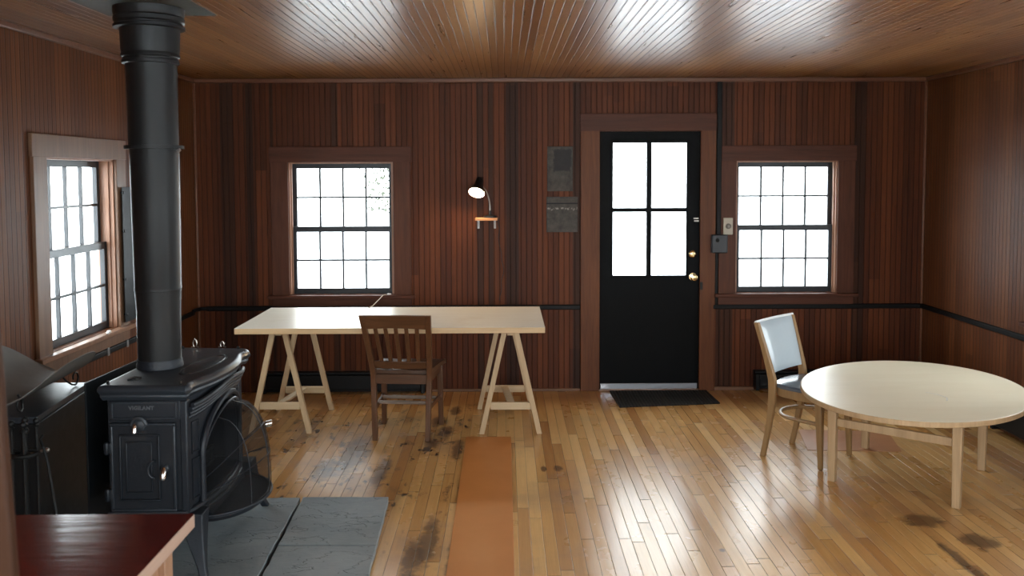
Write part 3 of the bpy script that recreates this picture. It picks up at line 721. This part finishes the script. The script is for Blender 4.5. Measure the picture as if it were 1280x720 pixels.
for i, sgn in ((1, 1), (2, -1)):
    a = LG[i]; d = (LG[2]-LG[1]).normalized()*sgn
    obj('folding_brace', MB().tube([a+d*.03+Vector((0,0,.36)), a+d*.08+Vector((0,0,.40)), a+d*.12+Vector((0,0,.44)), a+d*.14+Vector((0,0,.475))], .006, 8), M['steel'], tb)
obj('paint_fleck', MB().tube([(2.33, 4.60, .5056), (2.36, 4.66, .5056), (2.34, 4.73, .5056), (2.30, 4.78, .5056)], [.004, .002, .0015, .001], 6), M['white'], tp)

# ------------------------------------------------------------------ stove
HZ = .0365
st = thing('wood_stove', 'black cast-iron wood stove with arched mesh fire screen on the slate hearth', 'wood stove', (-1.47, 4.03, HZ))
YC = 4.03
# top plate outline: serpentine front on +x
front = [(-1.318, 3.612), (-1.302, 3.640), (-1.312, 3.680), (-1.300, 3.74), (-1.272, 3.84), (-1.256, 3.93), (-1.248, 4.02), (-1.248, 4.10), (-1.258, 4.18), (-1.276, 4.255), (-1.280, 4.300), (-1.262, 4.350), (-1.280, 4.395), (-1.305, 4.418)]
rear = [(-1.640, 4.450), (-1.662, 4.20), (-1.676, 3.95), (-1.688, 3.632), (-1.66, 3.617)]
outl = front+rear
cen = Vector((-1.47, 4.03, 0))
def inset(d, z):
    n = len(outl); L = []
    for i, p in enumerate(outl):
        a, b = Vector((*outl[i-1], 0)), Vector((*outl[(i+1) % n], 0)); t = (b-a).normalized(); nr = Vector((-t.y, t.x, 0))
        L.append(Vector((*p, 0))+nr*d+Vector((0,0,z)))
    return L
tpl = obj('top_plate', MB().loft([inset(.022, .776), inset(.010, .792), inset(.012, .800), inset(.0, .812), inset(-.002, .820), inset(.004, .832), inset(.014, .839), inset(.024, .840)]), M['cast_top'], st)
gx, gy = -1.378, 4.02; ga, gb = .060, .205
def ge(s, z, n=40): return [(gx+ga*s*math.cos(2*PI*i/n)+.02*math.sin(2*PI*i/n), gy+gb*s*math.sin(2*PI*i/n), z) for i in range(n)]
obj('griddle', MB().loft([ge(.95, .8395), ge(.95, .843), ge(.90, .845)]), M['cast_top'], tpl)
obj('griddle_rim', MB().tube(ge(1.0, .841), .0035, 6, closed=True), M['cast_dark'], tpl)
for (xx, yy) in ((-1.655, 3.66), (-1.352, 3.655), (-1.615, 4.41), (-1.335, 4.40)):
    obj('top_bolt', MB().lathe([(.007, 0), (.007, .008), (.004, .012)], (xx, yy, .8395), (0,0,1), 10), M['cast_dark'], tpl)
def trivet(x, y, h):
    pts = [(x-.018, y, .842), (x-.006, y, .846), (x-.010, y, .842+h*.55), (x-.004, y, .842+h*.9), (x, y, .842+h), (x+.004, y, .842+h*.9), (x+.010, y, .842+h*.55), (x+.006, y, .846), (x+.018, y, .842)]
    return MB().tube(pts, .0035, 6)
obj('warming_hook', trivet(-1.562, 4.432, .040), M['steel'], tpl)
obj('warming_hook', trivet(-1.425, 4.430, .028), M['steel'], tpl)
obj('damper_catch', MB().tube([(-1.60, 3.72, .8415), (-1.575, 3.735, .850), (-1.555, 3.755, .843)], .005, 6).tube([(-1.585, 3.75, .842), (-1.57, 3.725, .846)], .004, 6), M['cast_dark'], tpl)
# body: front face with arched opening
XN, XFAR = 3.652, 4.40                                         # near and far faces of the body
def xf(y):                                                     # front face x, gently bowed
    t = (y-YC)/.37; return -1.345+.055*(1-min(1, t*t))
ZB0, ZB1 = .285, .780
AW, A0, AS, AR = .250, .315, .475, .200                        # arch half width, sill, springing, rise
def arch(y):
    t = (y-YC)/AW
    return None if abs(t) >= 1 else AS+AR*math.sqrt(1-t*t)
ys = sorted({XN+(XFAR-XN)*i/48 for i in range(49)} | {YC-AW*math.cos(PI*k/24) for k in range(25)})
mb = MB()
for p, q in zip(ys, ys[1:]):
    m_ = (p+q)/2
    if abs(m_-YC) >= AW:
        mb.poly([(xf(p), p, ZB0), (xf(q), q, ZB0), (xf(q), q, ZB1), (xf(p), p, ZB1)])
    else:
        ap, aq = arch(p) or AS, arch(q) or AS
        mb.poly([(xf(p), p, ZB0), (xf(q), q, ZB0), (xf(q), q, A0), (xf(p), p, A0)])
        mb.poly([(xf(p), p, ap), (xf(q), q, aq), (xf(q), q, ZB1), (xf(p), p, ZB1)])
        mb.poly([(xf(p), p, ap), (xf(q), q, aq), (xf(q)-.06, q, aq), (xf(p)-.06, p, ap)])
        mb.poly([(xf(p), p, A0), (xf(q), q, A0), (xf(q)-.06, q, A0), (xf(p)-.06, p, A0)])
for s in (-1, 1):
    y = YC+s*AW; mb.poly([(xf(y), y, A0), (xf(y), y, AS), (xf(y)-.06, y, AS), (xf(y)-.06, y, A0)])
XB = -1.655
mb.poly([(XB, XN, ZB0), (xf(XN), XN, ZB0), (xf(XN), XN, ZB1), (XB, XN, ZB1)])
mb.poly([(XB, XFAR, ZB0), (xf(XFAR), XFAR, ZB0), (xf(XFAR), XFAR, ZB1), (XB, XFAR, ZB1)])
mb.poly([(XB, XN, ZB0), (XB, XFAR, ZB0), (XB, XFAR, ZB1), (XB, XN, ZB1)])
mb.poly([(XB, XN, ZB0), (xf(XN), XN, ZB0), (xf(XFAR), XFAR, ZB0), (XB, XFAR, ZB0)])
mb.poly([(XB, XN, ZB1), (xf(XN), XN, ZB1), (xf(XFAR), XFAR, ZB1), (XB, XFAR, ZB1)])
body = obj('firebox', mb, M['cast'], st, recalc=False)
# front ornament: stepped curved mouldings above the arch and corner pilasters
for k, (dz, rr, ox) in enumerate(((.022, .014, .012), (.050, .010, .014), (.074, .007, .012))):
    pts = [(xf(YC-AW*1.06*math.cos(PI*i/28))+ox, YC-AW*1.06*math.cos(PI*i/28), AS+dz+AR*1.05*math.sin(PI*i/28)) for i in range(29)]
    pts = [p for p in pts if p[2] < .772] if k else pts
    if k == 0: obj('arch_moulding', MB().tube([(xf(YC-AW*1.06)+ox, YC-AW*1.06, A0-.01)]+pts+[(xf(YC+AW*1.06)+ox, YC+AW*1.06, A0-.01)], rr, 8), M['cast'], body)
for k in range(4):
    L = [(xf(XN+.02+(XFAR-XN-.04)*i/24)+.004+.009*k, XN+.02+(XFAR-XN-.04)*i/24, .706+.018*k+.016*math.cos(2*PI*(i/24-.5))) for i in range(25)]
    obj('crown_moulding', MB().tube(L, .011, 8), M['cast'], body)
for yy in (XN+.018, XFAR-.018): obj('corner_pilaster', MB().box(xf(yy)-.015, xf(yy)+.016, yy-.024, yy+.024, ZB0, ZB1-.01), M['cast'], body, bevel=.006)
for (ya, yb) in ((XN+.055, XN+.105), (XFAR-.105, XFAR-.055)):
    for (z0, z1) in ((.33, .50), (.53, .66)):
        mb = MB(); mb.bar((xf(ya)+.003, ya, z0), (xf(yb)+.003, yb, z0), .006, .008).bar((xf(ya)+.003, ya, z1), (xf(yb)+.003, yb, z1), .006, .008)
        mb.bar((xf(ya)+.003, ya, z0), (xf(ya)+.003, ya, z1), .008, .006).bar((xf(yb)+.003, yb, z0), (xf(yb)+.003, yb, z1), .008, .006)
        obj('front_panel_frame', mb, M['cast'], body)
# inside of the firebox
mb = MB()
xr_ = XB+.03
mb.poly([(xr_, YC-AW-.05, A0-.01), (xr_, YC+AW+.05, A0-.01), (xr_, YC+AW+.05, ZB1-.02), (xr_, YC-AW-.05, ZB1-.02)])
obj('fireback', mb, M['cast_dark'], body)
mb = MB()
for k in range(7): mb.bar((-1.42, YC-.18+.06*k, .335), (-1.42, YC-.18+.06*k, .40), .012, .012)
mb.bar((-1.42, YC-.20, .335), (-1.42, YC+.20, .335), .016, .016).bar((-1.42, YC-.20, .40), (-1.42, YC+.20, .40), .016, .016)
obj('grate', mb, M['cast_dark'], body)
# skirt / base moulding and ash lip
mb = MB()
for z, o_, rr in ((.292, .008, .014), (.272, .016, .012)):
    L = [(XB, XN-o_*.6, z)]+[(xf(XN+(XFAR-XN)*i/20)+o_, XN-o_*.4+(XFAR-XN+o_*.8)*i/20, z) for i in range(21)]+[(XB, XFAR+o_*.6, z)]
    mb.tube(L, rr, 8)
obj('base_moulding', mb, M['cast'], body)
HWL, BG = .285, .205
def lip(s, z, n=28): return [(xf(YC)-.02+BG*s*math.sin(PI*i/n), YC-HWL*s*math.cos(PI*i/n), z) for i in range(n+1)]
al = obj('ash_lip', MB().loft([lip(.90, .205)+[(xf(YC)-.06, YC, .205)], lip(.97, .215)+[(xf(YC)-.06, YC, .215)], lip(1.0, .228)+[(xf(YC)-.06, YC, .228)], lip(.98, .236)+[(xf(YC)-.06, YC, .236)], lip(.90, .232)+[(xf(YC)-.06, YC, .232)]]), M['cast'], st)
obj('lip_rim', MB().tube(lip(.985, .238), .006, 8), M['cast'], al)
mb = MB().loft([[(-1.36, YC-.24, .20), (-1.27, YC-.24, .20), (-1.27, YC+.24, .20), (-1.36, YC+.24, .20)], [(-1.36, YC-.26, .29), (-1.29, YC-.26, .29), (-1.29, YC+.26, .29), (-1.36, YC+.26, .29)]])
obj('lip_apron', mb, M['cast'], al, bevel=.008)
# bowed spark screen with arched top
SW = .262; Z0S, ZSP, ZTS = .238, .455, .675
def scr(u, v):
    th = PI*u; t = -math.cos(th); y = YC+SW*t; r = math.sin(th)
    ztop = ZSP+(ZTS-ZSP)*(max(0, 1-abs(t)**2.2))**.5
    z = Z0S+(ztop-Z0S)*v
    bul = .19*(r**.8)*(.10+.90*math.sqrt(max(0, 1-v**3.2)))
    return (xf(y)-.005+bul+.012, y, z)
sc = obj('spark_screen', MB().grid(scr, 40, 24), M['mesh'], st, recalc=False); sc['label'] = 'bowed black wire mesh spark screen'
obj('screen_frame', MB().tube([scr(0, 0)]+[scr(i/40, 1) for i in range(41)]+[scr(1, 0)], .006, 8).tube([scr(i/40, 0) for i in range(41)], .006, 8), M['cast'], sc)
mb = MB()
for v in (.42, .72): mb.tube([scr(i/40, v) for i in range(41)], .0025, 6)
for u in (.3, .5, .72): mb.tube([scr(u, j/24) for j in range(25)], .0025, 6)
obj('screen_rods', mb, M['cast'], sc)
hp = Vector(scr(.66, .69)); nrm = Vector((.8, .35, .1)).normalized()
mb = MB()
for k in range(5): mb.tube([hp+nrm*(.006+.006*k)+Vector((-.35*math.sin(a_), .8*math.sin(a_), math.cos(a_))).normalized()*.014 for a_ in [2*PI*i/14 for i in range(14)]], .0022, 5, closed=True)
obj('coil_handle', mb, M['nickel'], sc)
# near side: panel with raised name, loading door
NY = XN
sp = obj('name_panel', MB().box(-1.648, -1.352, NY-.010, NY, .690, .772), M['cast'], st, bevel=.003)
mb = MB()
for (a, b, c, d) in ((-1.636, -1.364, .760, .768), (-1.636, -1.364, .694, .702), (-1.636, -1.628, .694, .768), (-1.372, -1.364, .694, .768)): mb.box(a, b, NY-.017, NY-.009, c, d)
obj('panel_moulding', mb, M['cast_top'], sp, bevel=.002)
cu = bpy.data.curves.new('lettering', 'FONT'); cu.body = 'VIGILANT'; cu.size = .0215; cu.extrude = .0022; cu.align_x = 'CENTER'; cu.align_y = 'CENTER'; cu.space_character = 1.12; cu.offset = .0006
to = bpy.data.objects.new('lettering_curve', cu); C.objects.link(to)
bpy.context.view_layer.update()
me = bpy.data.meshes.new_from_object(to.evaluated_get(bpy.context.evaluated_depsgraph_get()))
bpy.data.objects.remove(to); bpy.data.curves.remove(cu)
me.transform(Matrix.Translation(Vector((-1.512, NY-.0115, .741))-ORG[st.name]) @ Matrix.Rotation(PI/2, 4, 'X'))
lt = bpy.data.objects.new('lettering', me); C.objects.link(lt); lt.parent = sp; me.materials.clear(); me.materials.append(M['letter']); lt['label'] = 'raised cast lettering reading VIGILANT'
ld = obj('loading_door', MB().box(-1.636, -1.382, NY-.016, NY, .312, .672), M['cast'], st, bevel=.004)
mb = MB()
def rect_frame(mb, x0, x1, z0, z1, w, y0, y1):
    mb.box(x0, x1, y0, y1, z1-w, z1).box(x0, x1, y0, y1, z0, z0+w).box(x0, x0+w, y0, y1, z0+w, z1-w).box(x1-w, x1, y0, y1, z0+w, z1-w)
rect_frame(mb, -1.642, -1.372, .306, .680, .012, NY-.022, NY-.004)
obj('door_moulding', mb, M['cast_top'], ld, bevel=.004)
mb = MB(); rect_frame(mb, -1.604, -1.436, .352, .634, .008, NY-.026, NY-.015); rect_frame(mb, -1.578, -1.468, .385, .604, .007, NY-.024, NY-.015)
mb.box(-1.573, -1.473, NY-.021, NY-.015, .391, .598)
obj('raised_panel', mb, M['cast'], ld, bevel=.003)
hd = obj('door_handle', MB().tube([(-1.455+.030*math.cos(a), NY-.026, .485+.036*math.sin(a)) for a in [PI*.5+PI*i/12 for i in range(13)]], .0055, 8).lathe([(.016, 0), (.016, .012), (.010, .016)], (-1.415, NY-.016, .490), (0,-1,0), 16), M['cast_top'], ld)
obj('handle_knob', MB().lathe([(.006, 0), (.010, .008), (.013, .024), (.013, .044), (.008, .052)], (-1.413, NY-.040, .500), (0,-.35,-.94), 16), M['nickel'], hd)
for z in (.378, .575):
    mb = MB().box(-1.668, -1.636, NY-.024, NY, z-.022, z+.022).tube([(-1.655, NY-.024, z-.026), (-1.655, NY-.024, z+.026)], .008, 8)
    obj('hinge', mb, M['cast'], ld, bevel=.003)
dk = obj('damper_hood', MB().tube([(-1.520+.030*math.cos(a), NY-.020, .672+.030*math.sin(a)) for a in [PI*i/12 for i in range(13)]], .009, 8).lathe([(.028, 0), (.026, .010), (.016, .016)], (-1.518, NY-.012, .670), (0,-1,0), 20), M['cast_top'], st)
obj('damper_knob', MB().lathe([(.005, 0), (.009, .006), (.011, .022), (.010, .036), (.005, .042)], (-1.530, NY-.035, .680), (0,-.25,-.97), 14), M['nickel'], dk)
# legs
for (tx, ty, fx, fy) in ((-1.325, 3.690, -1.255, 3.606), (-1.315, 4.365, -1.215, 4.405), (-1.62, 3.70, -1.675, 3.63), (-1.62, 4.36, -1.675, 4.42)):
    L = []
    for i in range(9):
        t = i/8; cx = tx+(fx-tx)*(t**1.2); cy = ty+(fy-ty)*(t**1.2); z = .290-(.290-HZ)*t
        w = .085*(1-t)**1.1+.026+ (.010 if i == 8 else 0); h = .070*(1-t)**1.1+.024+(.008 if i == 8 else 0)
        L.append([(cx+i2*w/2, cy+j*h/2, z) for i2, j in ((-1,-1),(1,-1),(1,1),(-1,1))])
    obj('leg', MB().loft(L[::-1]), M['cast'], st, bevel=.006)

# stove pipe
PX, PY = -1.566, 3.99
pp = thing('stove_pipe', 'tall black stove pipe rising from the wood stove to the ceiling', 'stove pipe', (PX, PY, .8405))
obj('ceiling_plate', MB().box(-1.83, -1.33, 3.45, 4.17, HC-.005, HC-.0005), M['plate_grey'], pp, bevel=.001)
obj('flue_collar', MB().lathe([(.0995, .8412), (.0995, .856), (.097, .862), (.0965, .88)], (PX, PY, 0), seg=48), M['cast'], pp)
obj('lower_section', MB().lathe([(.0935, .862), (.0945, 1.10), (.099, 1.19), (.1005, 1.192), (.1005, 1.206), (.0995, 1.208), (.1035, 1.60), (.1045, 1.835)], (PX, PY, 0), seg=48), M['pipe'], pp)
obj('flange', MB().lathe([(.104, 1.822), (.127, 1.823), (.127, 1.838), (.105, 1.839)], (PX, PY, 0), seg=48), M['pipe'], pp)
obj('flange_bolt', MB().lathe([(.005, 0), (.008, .001), (.008, .016), (.003, .018)], (PX+.118, PY-.045, 1.812), (.6,-.2,.3), 8), M['clip'], pp)
obj('upper_section', MB().lathe([(.1055, 1.838), (.1065, 2.0), (.1085, 2.185), (.110, 2.20)], (PX-.003, PY, 0), seg=48), M['pipe'], pp)
obj('crimped_adapter', MB().lathe([(.112, 2.196), (.121, 2.199), (.121, 2.212), (.117, 2.216), (.117, 2.224), (.1235, 2.228), (.1235, 2.24), (.1205, 2.245), (.1235, 2.26), (.1265, 2.36), (.1275, 2.372)], (PX-.006, PY, 0), seg=48), M['pipe'], pp)
obj('ceiling_thimble', MB().lathe([(.129, 2.352), (.150, 2.354), (.150, 2.366), (.143, 2.370), (.143, 2.376), (.149, 2.382), (.149, 2.40), (.144, 2.405), (.148, 2.412), (.150, 2.447)], (PX-.008, PY, 0), seg=48), M['pipe'], pp)

# standing panel behind the stove
hs = thing('heat_shield', 'upright black metal panel standing between the stove and the black box', 'heat shield', (-1.775, 4.05, HZ))
obj('sheet', MB().prism([(-1.757, 3.665, HZ), (-1.749, 3.665, HZ), (-1.700, 4.50, HZ), (-1.708, 4.50, HZ)], (0, 0, .842-HZ)), M['shield'], hs, bevel=.001)
obj('foot', MB().box(-1.80, -1.70, 3.70, 3.73, HZ, HZ+.012), M['shield'], hs)
obj('foot', MB().box(-1.76, -1.66, 4.44, 4.47, HZ, HZ+.012), M['shield'], hs)

# black box left of the stove
bx = thing('firewood_box', 'black metal box between the left window and the stove', 'box', (-2.15, 3.98, HZ))
BXP = [(-2.345, 3.662), (-1.962, 3.662), (-2.035, 4.28), (-2.345, 4.28)]
def bxl(d, z):
    c = Vector((-2.17, 3.97, 0)); out = []
    for p in BXP:
        v = Vector((*p, 0)); u = v-c; out.append(c+Vector((u.x+math.copysign(d, u.x), u.y+math.copysign(d, u.y), z)))
    return out
obj('body', MB().loft([bxl(-.008, HZ), bxl(-.008, .672)]), M['black_metal'], bx, bevel=.004)
obj('lid', MB().loft([bxl(.0, .673), bxl(.0, .692), bxl(-.004, .700)]), M['cast_top'], bx, bevel=.002)
obj('lid_lip', MB().loft([bxl(-.003, .655), bxl(-.003, .664)]), M['steel'], bx)
obj('latch_handle', MB().tube([(-1.985, 3.648, .56), (-1.965, 3.625, .565), (-1.935, 3.615, .567), (-1.90, 3.62, .573)], .006, 8).sphere((-1.895, 3.62, .574), .010, 10), M['steel'], bx)

# sheet iron log cradle on the box
lc = thing('log_cradle', 'curved dark sheet-iron log cradle with scroll feet on top of the black box', 'log holder', (-2.14, 3.97, .70))
def cr(u, v):
    s = 2*u-1; t = 2*v-1
    k = (1-abs(t)**3.2)**.5 if abs(t) < 1 else 0
    ss_ = s*(.10+.90*k) if abs(t) < 1 else s*.10
    x = -2.145+.235*ss_; y = 3.965+.315*t
    z = .742+(.185 if ss_ < 0 else .15)*abs(ss_)**1.9+.010*t
    return (x, y, z)
obj('sheet', MB().grid(cr, 28, 28, thick=.004), M['galv'], lc)
def scroll(y, sx, dirn):
    pts = []
    for i in range(26):
        a = i/25*1.6*PI; r = .036-.020*i/25
        pts.append((-2.06+sx, y+dirn*r*math.sin(a), .7055+.036-r*math.cos(a)*.98))
    pre = [(-2.10+sx, y-dirn*.05, .765), (-2.08+sx, y-dirn*.045, .735), (-2.065+sx, y-dirn*.02, .712)]
    return pre+pts
for y, dirn in ((3.735, -1), (4.21, 1)):
    for sx in (.0, -.17): obj('scroll_foot', MB().tube(scroll(y, sx, dirn), .0045, 7), M['black_metal'], lc)

# fireplace tools
ft = thing('fireplace_tools', 'black fireplace tool set on a stand in front of the black box', 'fire tools', (-1.865, 3.36, HZ))
fx, fy = -1.845, 3.36
obj('stand', MB().lathe([(.085, HZ), (.085, HZ+.012), (.02, HZ+.03), (.009, HZ+.05), (.009, .62), (.012, .63), (.014, .66), (.008, .70), (.008, .715)], (fx, fy, 0), seg=20).sphere((fx, fy, .728), .017, 12), M['black_metal'], ft)
obj('hanger_ring', MB().tube([(fx+.045*math.cos(a), fy+.045*math.sin(a), .640) for a in [2*PI*i/20 for i in range(20)]], .009, 8, closed=True).bar((fx-.07, fy, .656), (fx+.05, fy, .656), .008, .008), M['black_metal'], ft)
for k, (dx, dy, nm) in enumerate(((-.036, -.02, 'brush'), (-.014, .036, 'shovel'), (.016, -.034, 'tongs'), (.036, .022, 'poker'))):
    mb = MB().tube([(fx+dx, fy+dy, .19), (fx+dx, fy+dy, .62), (fx+dx, fy+dy, .74)], .006, 8).sphere((fx+dx, fy+dy, .763), .0125, 12).lathe([(.008, 0), (.011, .008), (.006, .014)], (fx+dx, fy+dy, .738), (0,0,1), 10)
    if nm == 'brush': mb.lathe([(.012, 0), (.030, .02), (.034, .09), (.014, .11)], (fx+dx, fy+dy, .09), (0,0,1), 14)
    elif nm == 'shovel': mb.grid(lambda u, v: (fx+dx+(u-.5)*.10, fy+dy+.02*(abs(u-.5)*2)**2, .07+.14*v), 6, 4, thick=.003)
    elif nm == 'tongs': mb.tube([(fx+dx, fy+dy, .40), (fx+dx+.02, fy+dy, .30), (fx+dx+.012, fy+dy, .08)], .005, 6).tube([(fx+dx, fy+dy, .40), (fx+dx-.02, fy+dy, .30), (fx+dx-.012, fy+dy, .08)], .005, 6)
    else: mb.tube([(fx+dx, fy+dy, .20), (fx+dx, fy+dy, .07)], .006, 6).tube([(fx+dx, fy+dy, .13), (fx+dx+.03, fy+dy, .11), (fx+dx+.035, fy+dy, .14)], .005, 6)
    obj(nm, mb, M['black_metal'], ft)
tag(obj('poker', MB().tube([(-1.795, 3.40, .655), (-1.775, 3.39, .60), (-1.70, 3.33, .30), (-1.66, 3.30, HZ+.006)], .005, 8).tube([(-1.795, 3.40, .655), (-1.81, 3.41, .68), (-1.80, 3.415, .70)], .006, 8), M['black_metal']), 'thin black iron rod leaning beside the fireplace tool set', 'poker')

# ------------------------------------------------------------------ foreground left
rt = thing('red_table', 'dark red glossy table with raw pale edge at the bottom left', 'table', (-1.45, 2.1, 0))
x1_, yb = -.880, 2.462
obj('table_top', MB().box(-2.10, x1_, 1.72, yb, .712, .7492), M['red_edge'], rt, bevel=.002)
obj('table_surface', MB().box(-2.099, x1_-.001, 1.721, yb-.001, .7493, .7505), M['red_top'], rt)
for lx, ly in ((x1_-.065, yb-.10), (x1_-.065, 1.80), (-2.04, yb-.10), (-2.04, 1.80)):
    obj('leg', MB().box(lx-.028, lx+.028, ly-.028, ly+.028, 0, .7115), M['red_leg'], rt, bevel=.003)
obj('apron', MB().box(-2.00, x1_-.10, yb-.115, yb-.095, .63, .7115), M['red_leg'], rt, bevel=.002)
obj('apron', MB().box(x1_-.078, x1_-.054, 1.84, yb-.13, .63, .7115), M['red_leg'], rt, bevel=.002)
# leaning plank at the very left edge
tag(obj('wooden_plank', MB().leg((-.864-.055, 1.60, 0.0), (-.918-.055, 1.60, 1.42), .11, .022, .11, .022, (1,0,0), (0,1,0)), M['plank'], bevel=.004), 'out-of-focus brown plank standing at the left edge in front of the red table', 'plank')

# small things on the sills
mb = MB().sphere((-2.352, 5.236, .780), .013, 12, (1.0, 1.3, .8)).sphere((-2.345, 5.205, .778), .010, 10, (1.2, 1.2, .7)).sphere((-2.362, 5.26, .777), .008, 10)
tag(obj('pebble', mb, M['white']), 'small white lump on the left window sill', 'pebble')
tw = thing('twine', 'pale twine running from the window sill down to the desk', 'twine', (-.96, 6.6, .74))
obj('strand', MB().tube([(-.925, D-.03, .7735), (-.945, D-.052, .775), (-.96, 6.66, .757), (-.975, 6.45, .7435), (-.985, 6.42, .7425), (-.99, 6.39, .7425)], .0035, 6), M['twine'], tw)
obj('knot', MB().sphere((-.905, D-.028, .7765), .009, 10, (2.0, 1, .8)), M['white'], tw)

# ------------------------------------------------------------------ light
w = bpy.data.worlds.new('overcast'); bpy.context.scene.world = w; w.use_nodes = True
bg = w.node_tree.nodes['Background']; bg.inputs[0].default_value = (.90, .96, 1.0, 1); bg.inputs[1].default_value = 9.0
def portal(name, loc, rot, sx, sy):
    l = bpy.data.lights.new(name, 'AREA'); l.shape = 'RECTANGLE'; l.size = sx; l.size_y = sy; l.cycles.is_portal = True
    o = bpy.data.objects.new(name, l); C.objects.link(o); o.location = loc; o.rotation_euler = rot
for k, a, b, zb_, zt_ in WIN:
    c = (a+b)/2; z = (zb_+zt_)/2; L = b-a; hh = zt_-zb_
    if k == 'back': portal('sky_portal', (c, D+.16, z), (-PI/2, 0, 0), L, hh)
    elif k == 'front': portal('sky_portal', (c, YF-.16, z), (PI/2, 0, 0), L, hh)
    elif k == 'left': portal('sky_portal', (XL-.16, c, z), (PI/2, 0, -PI/2), L, hh)
    else: portal('sky_portal', (XR+.16, c, z), (PI/2, 0, PI/2), L, hh)
portal('sky_portal', (1.13, D+.17, 1.43), (-PI/2, 0, 0), .62, 1.1)

# ------------------------------------------------------------------ camera
F, CY, CH, CP, CR, CYW = 1108.0732, 281.8546, 1.7045, .0575, -.0033, .008
def cam_vec(a, yd, b):
    c, s = math.cos(CR), math.sin(CR); a, b = c*a+s*b, -s*a+c*b
    X, Yd, Zu = a, yd, -b
    c, s = math.cos(CP), math.sin(CP); Y = c*Yd+s*Zu; Z = -s*Yd+c*Zu
    c, s = math.cos(CYW), math.sin(CYW); X, Y = c*X+s*Y, -s*X+c*Y
    return Vector((X, Y, Z))
right, up, back = cam_vec(1, 0, 0), cam_vec(0, 0, -1), -cam_vec(0, 1, 0)
cd = bpy.data.cameras.new('camera'); cam = bpy.data.objects.new('camera', cd); C.objects.link(cam)
cam.matrix_world = Matrix(((right.x, up.x, back.x, 0), (right.y, up.y, back.y, 0), (right.z, up.z, back.z, CH), (0, 0, 0, 1)))
cd.sensor_width = 36; cd.lens = F*36/1280; cd.shift_y = -(360-CY)/1280; cd.clip_start = .05
cd.dof.use_dof = True; cd.dof.focus_distance = 5.6; cd.dof.aperture_fstop = 4.0
sc_ = bpy.context.scene; sc_.camera = cam
sc_.view_settings.view_transform = 'Standard'; sc_.view_settings.look = 'None'; sc_.view_settings.gamma = 1; sc_.view_settings.use_curve_mapping = False
sc_.view_settings.exposure = 0.6
sc_.cycles.use_denoising = True; sc_.cycles.max_bounces = 10; sc_.cycles.diffuse_bounces = 6; sc_.cycles.transparent_max_bounces = 16
sc_.cycles.sample_clamp_indirect = 8.0
